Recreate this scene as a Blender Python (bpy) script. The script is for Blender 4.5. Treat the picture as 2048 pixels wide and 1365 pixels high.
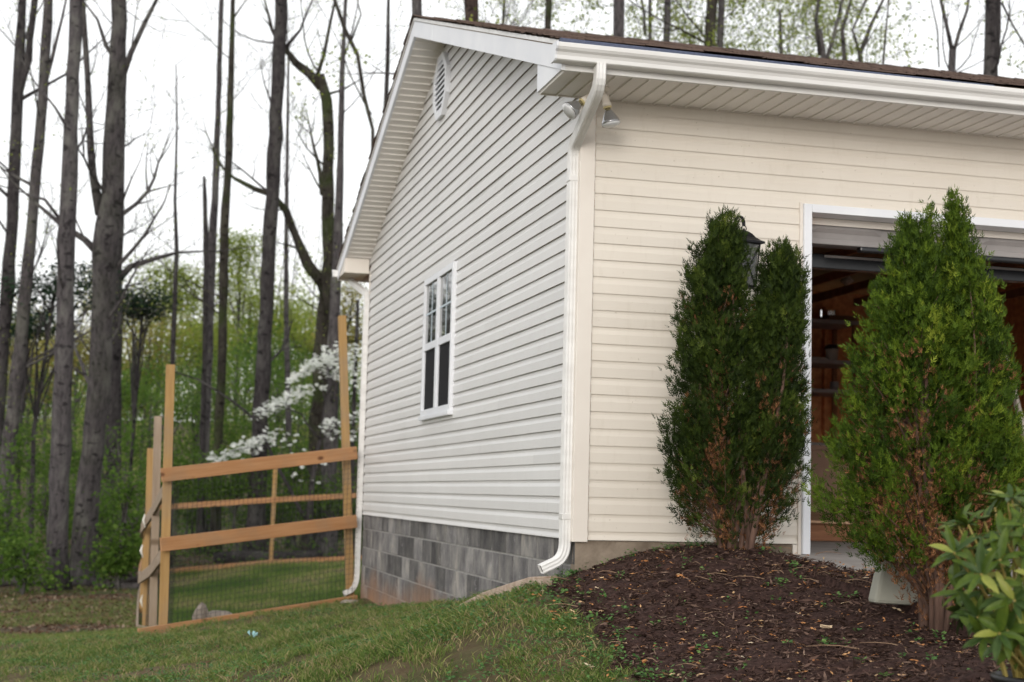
import bpy, bmesh, math, random
import numpy as np
from mathutils import Vector, Matrix

for o in list(bpy.data.objects): bpy.data.objects.remove(o)
scn = bpy.context.scene
COL = scn.collection
rng = np.random.default_rng(7)
random.seed(7)

# ------------------------------------------------------------------ camera
CAM = np.array([-2.60287728, -8.59666369, 0.24955692])
RIGHT = np.array([0.9680616047, -0.2494109869, 0.0255125282])
DOWN = np.array([0.0499970619, 0.0923324816, -0.9944722252])
FWD = np.array([0.2456766641, 0.9639859296, 0.1018533469])
FPX = 3018.64
cd = bpy.data.cameras.new('camera'); cam = bpy.data.objects.new('camera', cd); COL.objects.link(cam)
m = Matrix.Identity(4)
for i in range(3):
    m[i][0] = RIGHT[i]; m[i][1] = -DOWN[i]; m[i][2] = -FWD[i]; m[i][3] = CAM[i]
cam.matrix_world = m
cd.sensor_width = 36; cd.lens = FPX/2048*36; cd.clip_start = .1; cd.clip_end = 1500
cd.dof.use_dof = True; cd.dof.focus_distance = 7.4; cd.dof.aperture_fstop = 3.2
scn.camera = cam

# ------------------------------------------------------------------ sky, sun, exposure
SUN_EL, SUN_AZ = math.radians(13), math.radians(206)     # azimuth clockwise from +Y
wd = bpy.data.worlds.new('World'); scn.world = wd; wd.use_nodes = True
nt = wd.node_tree; nt.nodes.clear()
sk = nt.nodes.new('ShaderNodeTexSky'); sk.sky_type = 'NISHITA'; sk.sun_disc = False
sk.sun_elevation = SUN_EL; sk.sun_rotation = SUN_AZ; sk.air_density = 1.0; sk.dust_density = 4.0
hs = nt.nodes.new('ShaderNodeHueSaturation'); hs.inputs['Saturation'].default_value = .28
hs.inputs['Value'].default_value = 1.0
# even layer of thin overcast over the clear sky
mx = nt.nodes.new('ShaderNodeMix'); mx.data_type = 'RGBA'; mx.inputs[0].default_value = .55
mx.inputs[7].default_value = (12.3, 12.3, 12.25, 1)
bg = nt.nodes.new('ShaderNodeBackground'); bg.inputs['Strength'].default_value = .15
wo = nt.nodes.new('ShaderNodeOutputWorld')
nt.links.new(sk.outputs[0], hs.inputs['Color']); nt.links.new(hs.outputs[0], mx.inputs[6])
nt.links.new(mx.outputs[2], bg.inputs[0]); nt.links.new(bg.outputs[0], wo.inputs[0])
sd = bpy.data.lights.new('sun', 'SUN'); so = bpy.data.objects.new('sun', sd); COL.objects.link(so)
sd.energy = .75; sd.angle = math.radians(20); sd.color = (1, .95, .88)
tl = Vector((math.cos(SUN_EL)*math.sin(SUN_AZ), math.cos(SUN_EL)*math.cos(SUN_AZ), math.sin(SUN_EL)))
so.rotation_euler = tl.to_track_quat('Z', 'Y').to_euler(); so.location = (0, -20, 20)
vs = scn.view_settings
vs.view_transform = 'Standard'; vs.look = 'None'; vs.gamma = 1; vs.exposure = 0.0; vs.use_curve_mapping = False

# ------------------------------------------------------------------ helpers
def at(u, v, dep):
    return CAM + dep*(RIGHT*(u-1024)/FPX + DOWN*(v-682.5)/FPX + FWD)
def onplane(u, v, pt, nrm):
    d = RIGHT*(u-1024)/FPX + DOWN*(v-682.5)/FPX + FWD
    t = np.dot(np.asarray(pt)-CAM, nrm)/np.dot(d, nrm); return CAM + t*d

def mesh_np(name, V, F, mat=None, rnd=None, smooth=False):
    """V (n,3); F (m,k) array of same-size faces; rnd per face"""
    V = np.asarray(V, np.float32); F = np.asarray(F, np.int32); me = bpy.data.meshes.new(name)
    me.vertices.add(len(V)); me.vertices.foreach_set('co', V.ravel())
    k = F.shape[1]; me.loops.add(F.size); me.loops.foreach_set('vertex_index', F.ravel())
    me.polygons.add(len(F)); me.polygons.foreach_set('loop_start', np.arange(len(F), dtype=np.int32)*k)
    me.polygons.foreach_set('loop_total', np.full(len(F), k, np.int32))
    if smooth: me.polygons.foreach_set('use_smooth', np.ones(len(F), bool))
    if rnd is not None:
        a = me.attributes.new('rnd', 'FLOAT', 'FACE'); a.data.foreach_set('value', np.asarray(rnd, np.float32))
    me.update(calc_edges=True)
    if mat: me.materials.append(mat)
    return me

def link(name, me, parent=None, mw=None):
    o = bpy.data.objects.new(name, me); COL.objects.link(o)
    if mw is not None: o.matrix_world = mw
    if parent is not None:
        o.parent = parent; o.matrix_parent_inverse = PINV(parent)
    return o
def PINV(p): return p.matrix_basis.inverted()
def tag(o, label=None, cat=None, group=None, kind=None):
    if label: o['label'] = label
    if cat: o['category'] = cat
    if group: o['group'] = group
    if kind: o['kind'] = kind
    return o
def thing(name, loc, label, cat, group=None):
    o = bpy.data.objects.new(name, None); COL.objects.link(o); o.location = Vector([float(c) for c in loc]); o.empty_display_size = .1
    o.matrix_basis = Matrix.Translation(o.location)
    return tag(o, label, cat, group)

class MB:
    """collects polygons, linked as one mesh object"""
    def __init__(s): s.v = []; s.f = []; s.mi = []
    def add(s, vs, fs, mi=0):
        n = len(s.v); s.v += [tuple(map(float, p)) for p in vs]; s.f += [[i+n for i in f] for f in fs]; s.mi += [mi]*len(fs); return s
    def box(s, a, b, mi=0):
        x0, y0, z0 = a; x1, y1, z1 = b
        return s.add([(x0,y0,z0),(x1,y0,z0),(x1,y1,z0),(x0,y1,z0),(x0,y0,z1),(x1,y0,z1),(x1,y1,z1),(x0,y1,z1)],
                     [(0,3,2,1),(4,5,6,7),(0,1,5,4),(1,2,6,5),(2,3,7,6),(3,0,4,7)], mi)
    def hexa(s, P8, mi=0):
        return s.add(P8, [(0,3,2,1),(4,5,6,7),(0,1,5,4),(1,2,6,5),(2,3,7,6),(3,0,4,7)], mi)
    def prism(s, prof, axis, a0, a1, mi=0, closed=True, caps=True, fm=None):
        """profile of 2-D points swept along axis from a0 to a1 (axis 0: (y,z) profile, 1: (x,z), 2: (x,y))"""
        def P(q, a): return {0: (a, q[0], q[1]), 1: (q[0], a, q[1]), 2: (q[0], q[1], a)}[axis]
        n = len(prof); vs = [P(q, a0) for q in prof]+[P(q, a1) for q in prof]
        fs = []; ms = []
        for i in range(n if closed else n-1):
            j = (i+1) % n; fs.append((i, j, n+j, n+i)); ms.append(fm[i] if fm else mi)
        if closed and caps: fs += [tuple(range(n))[::-1], tuple(range(n, 2*n))]; ms += [mi, mi]
        k = len(s.v); s.v += vs; s.f += [[i+k for i in f] for f in fs]; s.mi += ms; return s
    def tube(s, pts, rad, sides=8, mi=0, cap=True, rough=0., squash=None):
        pts = [np.asarray(p, float) for p in pts]; n = len(pts)
        if np.isscalar(rad): rad = [rad]*n
        T = [pts[min(i+1, n-1)]-pts[max(i-1, 0)] for i in range(n)]
        T = [t/(np.linalg.norm(t)+1e-9) for t in T]
        ref = np.array([1, 0, 0.]) if abs(T[0][0]) < .9 else np.array([0, 1., 0])
        vs = []
        for i in range(n):
            ref = ref-T[i]*np.dot(ref, T[i]); ref /= np.linalg.norm(ref)+1e-9; b = np.cross(T[i], ref)
            for k in range(sides):
                a = 2*math.pi*k/sides; r = rad[i]*(1+(random.uniform(-rough, rough) if rough else 0))
                vs.append(pts[i]+(ref*math.cos(a)+b*math.sin(a))*r)
        fs = [(i*sides+k, i*sides+(k+1) % sides, (i+1)*sides+(k+1) % sides, (i+1)*sides+k) for i in range(n-1) for k in range(sides)]
        if cap: fs += [tuple(range(sides))[::-1], tuple(range((n-1)*sides, n*sides))]
        return s.add(vs, fs, mi)
    def lathe(s, prof, cen, axis=(0, 0, 1), sides=16, mi=0):
        ax = Vector(axis).normalized(); q = Vector((0, 0, 1)).rotation_difference(ax); cen = Vector([float(c) for c in cen]); vs = []
        for r, h in prof:
            for k in range(sides):
                a = 2*math.pi*k/sides; vs.append(cen+q @ Vector((r*math.cos(a), r*math.sin(a), h)))
        n = len(prof)
        fs = [(i*sides+k, i*sides+(k+1) % sides, (i+1)*sides+(k+1) % sides, (i+1)*sides+k) for i in range(n-1) for k in range(sides)]
        fs += [tuple(range(sides))[::-1], tuple(range((n-1)*sides, n*sides))]
        return s.add(vs, fs, mi)
    def build(s, name, mats, parent=None, smooth=False, bevel=0, mw=None):
        me = bpy.data.meshes.new(name); me.from_pydata(s.v, [], s.f)
        for mt in (mats if isinstance(mats, (list, tuple)) else [mats]): me.materials.append(mt)
        if max(s.mi, default=0): me.polygons.foreach_set('material_index', s.mi)
        if smooth: me.polygons.foreach_set('use_smooth', [True]*len(s.f))
        me.update()
        o = link(name, me, parent, mw)
        if bevel:
            b = o.modifiers.new('bevel', 'BEVEL'); b.width = bevel; b.segments = 2; b.limit_method = 'ANGLE'
        return o

def board(name, a, b, w, t, mat, parent=None, up=(0, 0, 1), bevel=.004, mb=None):
    """box from a to b: w across 'up', t thick; grain along local X"""
    a = Vector([float(c) for c in a]); b = Vector([float(c) for c in b]); x = (b-a); L = x.length; x.normalize(); u = Vector(up); u = (u-x*u.dot(x)).normalized(); n = x.cross(u)
    mw = Matrix(((x.x, n.x, u.x, a.x), (x.y, n.y, u.y, a.y), (x.z, n.z, u.z, a.z), (0, 0, 0, 1)))
    return MB().box((0, -t/2, -w/2), (L, t/2, w/2)).build(name, mat, parent, bevel=bevel, mw=mw)

# ---- material helpers
def newmat(name):
    mt = bpy.data.materials.new(name); mt.use_nodes = True; n = mt.node_tree.nodes; return mt, n, mt.node_tree.links, n['Principled BSDF']
def c4(c): return (c[0], c[1], c[2], 1)
def coords(n, l, scale, space='Object'):
    if space == 'Position':
        g = n.new('ShaderNodeNewGeometry'); out = g.outputs['Position']
    else:
        t = n.new('ShaderNodeTexCoord'); out = t.outputs[space]
    mp = n.new('ShaderNodeMapping'); mp.inputs['Scale'].default_value = scale if hasattr(scale, '__len__') else (scale,)*3
    l.new(out, mp.inputs[0]); return mp.outputs[0]
def noise(n, l, vec, scale, detail=4, rough=.55):
    t = n.new('ShaderNodeTexNoise'); t.inputs['Scale'].default_value = scale; t.inputs['Detail'].default_value = detail; t.inputs['Roughness'].default_value = rough
    l.new(vec, t.inputs['Vector']); return t.outputs[0]
def ramp(n, l, fac, stops):
    r = n.new('ShaderNodeValToRGB'); cr = r.color_ramp
    while len(cr.elements) < len(stops): cr.elements.new(.5)
    for e, (p, c) in zip(cr.elements, stops): e.position = p; e.color = c4(c) if hasattr(c, '__len__') else (c, c, c, 1)
    l.new(fac, r.inputs[0]); return r.outputs[0]
def mixc(n, l, fac, a, b, blend='MIX'):
    x = n.new('ShaderNodeMix'); x.data_type = 'RGBA'; x.blend_type = blend
    for s, k in ((fac, 0), (a, 6), (b, 7)):
        if hasattr(s, 'links'): l.new(s, x.inputs[k])
        else: x.inputs[k].default_value = (s if k == 0 else c4(s))
    return x.outputs[2]
def bump(n, l, p, h, strength, dist=.01):
    b = n.new('ShaderNodeBump'); b.inputs['Strength'].default_value = strength; b.inputs['Distance'].default_value = dist
    l.new(h, b.inputs['Height']); l.new(b.outputs[0], p.inputs['Normal'])
def simple(name, c1, c2=None, scale=6, rough=.6, bmp=0, bscale=None, stretch=(1, 1, 1), space='Object', metal=0, spec=.5, lo=.35, hi=.65, dist=.004):
    mt, n, l, p = newmat(name); p.inputs['Roughness'].default_value = rough; p.inputs['Metallic'].default_value = metal; p.inputs['Specular IOR Level'].default_value = spec
    v = coords(n, l, stretch, space)
    if c2 is None: p.inputs['Base Color'].default_value = c4(c1)
    else: l.new(ramp(n, l, noise(n, l, v, scale), [(lo, c1), (hi, c2)]), p.inputs['Base Color'])
    if bmp: bump(n, l, p, noise(n, l, v, bscale or scale*3), bmp, dist)
    return mt
def leafmat(name, stops, trans=.35, rough=.55, tcol=None):
    mt, n, l, p = newmat(name); p.inputs['Roughness'].default_value = rough
    a = n.new('ShaderNodeAttribute'); a.attribute_name = 'rnd'
    c = ramp(n, l, a.outputs['Fac'], stops); l.new(c, p.inputs['Base Color']); p.inputs['Specular IOR Level'].default_value = .14
    if trans:
        t = n.new('ShaderNodeBsdfTranslucent'); l.new(c, t.inputs[0]); x = n.new('ShaderNodeMixShader'); x.inputs[0].default_value = trans
        l.new(p.outputs[0], x.inputs[1]); l.new(t.outputs[0], x.inputs[2]); l.new(x.outputs[0], n['Material Output'].inputs[0])
    return mt

# ---- value noise
def vnoise(x, y, scale, seed=0):
    g = np.random.default_rng(seed).random((64, 64)); x = np.asarray(x)/scale; y = np.asarray(y)/scale
    xi = np.floor(x).astype(int); yi = np.floor(y).astype(int); fx = x-xi; fy = y-yi
    fx = fx*fx*(3-2*fx); fy = fy*fy*(3-2*fy)
    a = g[xi % 64, yi % 64]; b = g[(xi+1) % 64, yi % 64]; c = g[xi % 64, (yi+1) % 64]; d = g[(xi+1) % 64, (yi+1) % 64]
    return (a*(1-fx)+b*fx)*(1-fy)+(c*(1-fx)+d*fx)*fy

# ---- leaf clouds: quads (diamonds) with random orientation
def unit(a): return a/(np.linalg.norm(a, axis=-1, keepdims=True)+1e-9)
def leaf_arrays(C, D, N, L, W):
    """diamond leaves: centres C, direction D, normal N (n,3), length L, width W (n,)"""
    D = unit(D); S = unit(np.cross(D, N)); L = L[:, None]; W = W[:, None]
    V = np.stack([C-D*L*.5, C+S*W*.5+D*L*.05, C+D*L*.5, C-S*W*.5+D*L*.05], 1)
    n = len(C); return V.reshape(-1, 3), np.arange(4*n).reshape(n, 4)
def leaf_tris(C, D, N, L, W):
    D = unit(D); S = unit(np.cross(D, N)); L = L[:, None]; W = W[:, None]
    V = np.stack([C-D*L*.5-S*W*.5, C-D*L*.5+S*W*.5, C+D*L*.55], 1)
    n = len(C); return V.reshape(-1, 3), np.arange(3*n).reshape(n, 3)
def leaf_cloud(C, size, aspect=.6, flat=0., droop=0.):
    n = len(C); D = rng.normal(size=(n, 3)); D[:, 2] *= (1-flat); D[:, 2] -= droop; N = rng.normal(size=(n, 3)); N[:, 2] += flat*3
    L = size*rng.uniform(.6, 1.3, n); return leaf_arrays(C, D, N, L, L*aspect)

# ------------------------------------------------------------------ terrain
TP=np.array([(0,7.95,-.92),(0,6.8,-.88),(0,4.9,-.77),(0,3,-.57),(0,1.5,-.40),(0,.4,-.27),(.05,-.05,-.22),(.16,-.05,-.17),(.63,-.05,-.065),(1.1,-.05,-.06),
(1.3,-1,-.13),(1.25,-2,-.2),(.8,-.5,-.07),(.82,-2.67,-.31),(.36,-3.9,-.40),(.62,-3.64,-.385),(.05,-2.97,-.46),(-.75,-1.69,-.61),(-.25,-.3,-.28),(-.25,2.0,-.57),(-.25,.8,-.40),(-1.84,.26,-.845),(-3.39,3.17,-1.2),
(-2.6,-8.6,-1.3),(-1,-5,-.95),(1.3,-5,-.45),(1.3,-9,-.8),(-2.12,7.2,-1.2),(-2.17,9.85,-1.46),(-2.2,13.1,-1.72),(-2,20,-1.72),(-1.7,25.6,-1.69),(2.8,27.5,-1.40),(.75,26,-1.45),(-.5,15,-1.6),(4,20,-1.25),(8,9.5,-.9),
(-4,20,-1.75),(-8,20,-1.85),(-8,8,-1.55),(-8,0,-1.5),(-20,20,-2.2),(-20,40,-1.6),(0,45,-1.3),(-8,45,-1.4),(15,45,-1),(20,20,-1),(15,0,-.3),(15,-10,-.6),(-15,-10,-1.9),(0,-13,-1.4)])
def _tps():
    n=len(TP); d=np.linalg.norm(TP[:,None,:2]-TP[None,:,:2],axis=2)
    K=np.where(d>0,d*d*np.log(d+1e-12),0)+np.eye(n)*.02
    A=np.zeros((n+3,n+3)); A[:n,:n]=K; A[:n,n]=1; A[:n,n+1:]=TP[:,:2]; A[n:,:n]=A[:n,n:].T
    return np.linalg.solve(A,np.r_[TP[:,2],0,0,0])
_w=_tps()
def hgt(x,y):
    x=np.asarray(x,float); y=np.asarray(y,float); sh=np.broadcast(x,y).shape
    X=np.broadcast_to(x,sh).ravel(); Y=np.broadcast_to(y,sh).ravel()
    xc=np.clip(X,-20,20); yc=np.clip(Y,-13,45); n=len(TP); z=np.zeros(len(X))
    for i in range(n):
        r2=(xc-TP[i,0])**2+(yc-TP[i,1])**2+1e-12
        z+=_w[i]*r2*.5*np.log(r2)
    z+=_w[n]+_w[n+1]*xc+_w[n+2]*yc
    t=np.clip((Y-48)/90,0,1); z+=7.5*t*t*(3-2*t)
    z+=.012*np.sin(X*3.1+Y*1.7)+.010*np.sin(Y*4.3-X*2.2)
    return z.reshape(sh)

def drive_z(y): return -.062+.068*np.minimum(y, 0)
def smooth(t): t = np.clip(t, 0, 1); return t*t*(3-2*t)
def mulch_l(y): return np.interp(y, [-6, -4, -2.24, -1.96, -1.5, -1.07, -.3, 0, .1], [-.75, -.55, -.41, -.38, -.33, -.31, -.26, -.12, -.08])
def mulch_r(y): return np.interp(y, [-6, -1.6, -1.2, -.95, -.55, -.3, 0, .1], [1.42, 1.42, 1.38, 1.26, 1.0, .98, 1.12, 1.15])
def in_mulch(x, y): return np.minimum(x-mulch_l(y), mulch_r(y)-x)
def ground(x, y):
    z = hgt(x, y)
    dr = (x > .93) & (y < .3) & (x < 7.1) & (y > -13); z = np.where(dr, np.minimum(z, drive_z(y)-.06), z)
    return np.where((x > .03) & (x < 7.55) & (y > .03) & (y < 8.08), np.minimum(z, -.35), z)

def axis_pts(segs):
    out = []
    for a, b, s in segs: out += list(np.arange(a, b, s))
    return np.array(out+[segs[-1][1]])
gx = axis_pts([(-130, -30, 6), (-30, -8, 1.2), (-8, -4, .4), (-4, 2, .1), (2, 10, .6), (10, 30, 2.5), (30, 130, 10)])
gy = axis_pts([(-40, -10, 3), (-10, -4, .5), (-4, 9, .1), (9, 30, .5), (30, 60, 2), (60, 260, 8)])
X, Y = np.meshgrid(gx, gy, indexing='ij'); Z = ground(X, Y)
nearm = np.exp(-((X+1.5)**2+(Y-2)**2)/60)
Z = Z+nearm*((vnoise(X+50, Y+50, .45, 3)-.5)*.05+(vnoise(X+50, Y+50, .17, 4)-.5)*.03)*((X < -.35) | (Y < -.3))
nx, ny = X.shape; I = np.arange(nx*ny).reshape(nx, ny)
Fq = np.stack([I[:-1, :-1], I[1:, :-1], I[1:, 1:], I[:-1, 1:]], -1).reshape(-1, 4)
mt_ground, n, l, p = newmat('ground_soil_turf')
v = coords(n, l, 1, 'Position')
n1 = noise(n, l, v, 1.1, 6, .65); n2 = noise(n, l, v, 9, 5, .7); n3 = noise(n, l, v, .35, 3)
turf = mixc(n, l, ramp(n, l, n1, [(.40, 0), (.62, 1)]), (.060, .068, .024), (.15, .105, .062))
turf = mixc(n, l, ramp(n, l, n2, [(.4, 0), (.7, 1)]), turf, (.075, .052, .03))
wood = mixc(n, l, ramp(n, l, n2, [(.35, 0), (.65, 1)]), (.070, .052, .034), (.125, .095, .065))
wood = mixc(n, l, ramp(n, l, n1, [(.5, 0), (.65, 1)]), wood, (.06, .085, .025))
sx = n.new('ShaderNodeSeparateXYZ'); g = n.new('ShaderNodeNewGeometry'); l.new(g.outputs['Position'], sx.inputs[0])
md = n.new('ShaderNodeMath'); md.operation = 'MULTIPLY_ADD'; md.inputs[1].default_value = 6; l.new(n3, md.inputs[0]); l.new(sx.outputs['Y'], md.inputs[2])
mr = n.new('ShaderNodeMapRange'); mr.inputs[1].default_value = 10; mr.inputs[2].default_value = 16; l.new(md.outputs[0], mr.inputs[0])
l.new(mixc(n, l, mr.outputs[0], turf, wood), p.inputs['Base Color']); p.inputs['Roughness'].default_value = .95; p.inputs['Specular IOR Level'].default_value = .15
bump(n, l, p, n2, .8, .03)
tag(link('ground', mesh_np('ground', np.stack([X, Y, Z], -1).reshape(-1, 3), Fq, mt_ground, smooth=True)), kind='structure')

# driveway slab
mt_conc = simple('driveway_concrete', (.30, .27, .25), (.40, .37, .35), 5, .9, .4, 60, space='Position')
dm = MB()
dm.hexa([(.92, -13, drive_z(-13)-.12), (7.0, -13, drive_z(-13)-.12), (7.0, -.015, -.2), (.92, -.015, -.2),
         (.92, -13, drive_z(-13)), (7.0, -13, drive_z(-13)), (7.0, -.015, -.063), (.92, -.015, -.063)])
tag(dm.build('driveway', mt_conc, bevel=.006), kind='structure')

# mulch bed: own sheet, rising out of the turf at its edge
mx_ = np.arange(-.95, 1.56, .022); my_ = np.arange(-6, .03, .022)
X, Y = np.meshgrid(mx_, my_, indexing='ij')
edge = in_mulch(X, Y)+(vnoise(X+9, Y+9, .16, 5)-.5)*.16+(vnoise(X+9, Y+9, .05, 6)-.5)*.06
base = np.maximum(hgt(X, Y), np.where(X > .92, drive_z(Y)-.004, -9))
Z = base+np.where(edge > 0, .012+.022*smooth(edge/.15), -.05*smooth(-edge/.1)-.004)
Z += np.where(edge > 0, 1, .2)*((vnoise(X+5, Y+5, .09, 8)-.5)*.022+(vnoise(X+5, Y+5, .03, 9)-.5)*.018+rng.normal(size=X.shape)*.0018)
nx, ny = X.shape; I = np.arange(nx*ny).reshape(nx, ny)
Fq = np.stack([I[:-1, :-1], I[1:, :-1], I[1:, 1:], I[:-1, 1:]], -1).reshape(-1, 4)
keep = edge[:-1, :-1].ravel() > -.12; Fq = Fq[keep]
mt_mulch = simple('mulch', (.022, .011, .009), (.062, .034, .028), 38, .95, .9, 120, space='Position', spec=.15, dist=.006, stretch=(1, 1.0, 1))
tag(link('mulch_bed', mesh_np('mulch_bed', np.stack([X, Y, Z], -1).reshape(-1, 3), Fq, mt_mulch, smooth=False)), kind='structure')
def mulch_z(x, y): return np.maximum(hgt(x, y), np.where(np.asarray(x) > .92, drive_z(y), -9))+.03

# ------------------------------------------------------------------ garage
CO = .1016; W = 8.11; X1 = 7.6; RY = 4.2; RZ = 4.43; SZ = 2.668
def roof_z(y): return RZ+(y-RY)*.335 if y < RY else RZ-(y-RY)*.355
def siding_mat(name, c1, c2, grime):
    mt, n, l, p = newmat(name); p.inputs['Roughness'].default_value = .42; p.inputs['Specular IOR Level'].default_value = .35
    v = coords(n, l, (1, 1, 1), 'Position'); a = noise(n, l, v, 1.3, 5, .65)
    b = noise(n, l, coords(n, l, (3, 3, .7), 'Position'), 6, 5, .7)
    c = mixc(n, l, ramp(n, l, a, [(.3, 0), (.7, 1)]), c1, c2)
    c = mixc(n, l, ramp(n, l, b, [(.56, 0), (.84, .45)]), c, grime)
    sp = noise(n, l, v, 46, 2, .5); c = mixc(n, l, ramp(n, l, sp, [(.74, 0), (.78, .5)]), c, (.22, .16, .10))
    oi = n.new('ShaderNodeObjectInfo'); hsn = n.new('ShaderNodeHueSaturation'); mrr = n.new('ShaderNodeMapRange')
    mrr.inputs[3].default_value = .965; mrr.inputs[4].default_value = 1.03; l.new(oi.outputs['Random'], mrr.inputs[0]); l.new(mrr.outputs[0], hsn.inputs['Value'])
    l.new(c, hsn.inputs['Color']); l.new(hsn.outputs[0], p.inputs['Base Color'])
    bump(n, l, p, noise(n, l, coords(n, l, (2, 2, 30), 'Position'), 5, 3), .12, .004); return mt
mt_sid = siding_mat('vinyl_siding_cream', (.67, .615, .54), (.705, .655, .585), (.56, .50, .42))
mt_sid_g = siding_mat('vinyl_siding_cream_cool_light', (.665, .66, .655), (.705, .702, .698), (.58, .57, .55))  # same cream siding; the gable's cooler light is put into this greyer colour
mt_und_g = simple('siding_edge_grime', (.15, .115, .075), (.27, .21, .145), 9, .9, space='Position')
mt_und_f = simple('siding_edge_tan', (.62, .52, .42), (.70, .60, .50), 9, .8, space='Position')  # tan colour for the underside of the front laps
mt_white = simple('white_vinyl_trim', (.70, .72, .765), (.76, .775, .81), 3, .4, space='Position')
mt_cream = simple('cream_trim', (.70, .645, .585), (.74, .69, .63), 3, .45, space='Position')
mt_alum = simple('painted_aluminium', (.67, .66, .645), (.76, .755, .745), 4, .32, space='Position', stretch=(.5, 3, 3))
mt_soff = simple('soffit_vinyl', (.80, .765, .73), (.84, .81, .775), 4, .55, space='Position')
mt_sheath = simple('wall_sheathing', (.18, .12, .07), (.26, .18, .11), 5, .9)
mt_osb = simple('osb_board', (.56, .22, .09), (.80, .38, .17), 14, .8, .3, 40, space='Position')
mt_black = simple('black_gap', (.01, .01, .01))

garage = thing('garage', (0, 0, -.06), 'cream vinyl sided garage with brown shingle roof and open overhead door', 'garage')

# -- gable wall (sheathing) and siding courses
gw = MB()
prof = [(0.03, .002), (W-.03, .002), (W-.03, 2.82), (RY, RZ-.05), (.03, 2.82)]
gw.prism([(a, b) for a, b in prof], 0, .004, .10)
gable = gw.build('wall', [mt_osb], garage)
PR = [(.000, .004), (.0135, .0), (.0125, .058), (.0025, .080), (.0015, .112)]
PR0 = [(.000, .0), (.0135, .0), (.0125, .008), (.0025, .030), (.0015, .062)]
PRF = [(.003, .006), (.0105, .0), (.0098, .058), (.0035, .082), (.003, .112)]
def limits(z):   # y range of the gable wall at height z (under the rake soffit)
    if z+.10 < 2.80: return .02, W-.005
    return RY-(RZ-.13-z)/.335, RY+(RZ-.13-z)/.355
for k in range(0, 43):
  z0 = 0 if k == 0 else (k-.5)*CO
  y0, y1 = limits(z0)
  if y1-y0 < .15: break
  sm = [s_ for s_ in ((1.9, 5.6), (3.1, 6.7), (.9, 4.4), (2.4, 5.0))[(k//2) % 4] if y0+.3 < s_ < y1-.3]; ends = [y0]+sm+[y1]
  for ya_, yb_ in zip(ends[:-1], ends[1:]):
    mb = MB(); pr = PR0 if k == 0 else PR; jit = random.uniform(-.0004, .0004)+(.0014 if ya_ == y0 else 0)+(.0007 if yb_ == y1 else 0)
    NS = 7; ys = np.linspace(ya_, yb_+(.025 if yb_ != y1 else 0), NS); wav = [random.uniform(-.0011, .0011) for _ in ys]
    vs = [(-o_-jit-(w_ if o_ > .005 else 0), y, z0+z+w_*.8) for y, w_ in zip(ys, wav) for o_, z in pr]
    m_ = len(pr); fs = []; mi = []
    for i in range(NS-1):
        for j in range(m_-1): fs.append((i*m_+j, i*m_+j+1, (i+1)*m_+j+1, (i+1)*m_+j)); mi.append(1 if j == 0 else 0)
    mb.v = vs; mb.f = fs; mb.mi = mi
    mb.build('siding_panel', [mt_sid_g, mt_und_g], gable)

# -- front wall with the door opening
DX0, DX1, DZ = 1.50, 6.40, 2.062
fw = MB()
fw.box((.11, .004, .002), (DX0, .10, SZ+.1)).box((DX1, .004, .002), (X1, .10, SZ+.1)).box((DX0, .004, DZ+.01), (DX1, .10, SZ+.1))
front = fw.build('wall', [mt_osb], garage)
for k in range(0, 27):
    z0 = 0 if k == 0 else (k-.5)*CO
    for (xa, xb) in (([(.078, (2.55, 1.7, 3.1)[(k//2) % 3]), ((2.55, 1.7, 3.1)[(k//2) % 3]-.0005, X1)]) if z0 > 2.05 else [(.078, 1.421), (6.47, X1)]):
        pr = PR0 if k == 0 else PRF; NS = 9 if xb > 3 else 4; xs = np.linspace(xa, xb, NS); wav = [random.uniform(-.0009, .0009) for _ in xs]
        mb = MB(); m_ = len(pr); mb.v = [(x, -o_-(w_ if o_ > .005 else 0), z0+z+w_*.8) for x, w_ in zip(xs, wav) for o_, z in pr]
        for i in range(NS-1):
            for j in range(m_-1): mb.f.append((i*m_+j, (i+1)*m_+j, (i+1)*m_+j+1, i*m_+j+1)); mb.mi.append(1 if j == 0 else 0)
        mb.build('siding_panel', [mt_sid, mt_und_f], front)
# corner post and joining strips
MB().box((-.021, -.021, -.012), (.074, .003, SZ)).box((-.021, .003, -.012), (-.001, .020, SZ)).build('corner_post', mt_cream, garage, bevel=.003)
MB().box((-.019, W-.012, -.005), (.05, W+.02, SZ+.05)).build('corner_post', mt_cream, garage, bevel=.003)
MB().box((1.421, -.022, -.065), (1.441, .003, DZ+.06)).build('channel_strip', mt_cream, garage, bevel=.002)
MB().box((1.39, -.012, -.065), (1.42, .003, -.004)).build('trim_block', mt_cream, garage)
# door frame
df = MB().box((1.4415, -.034, -.062), (1.497, .12, DZ+.052)).build('door_frame', mt_white, garage, bevel=.003)
MB().box((1.4975, -.034, DZ), (DX1, .12, DZ+.052)).build('head_board', mt_white, df, bevel=.003)
MB().box((DX1+.0005, -.034, -.062), (DX1+.056, .12, DZ+.052)).build('side_board', mt_white, df, bevel=.003)
MB().box((1.4435, -.040, -.06), (1.458, -.0342, DZ+.05)).build('bead', mt_white, df, bevel=.002)

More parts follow.
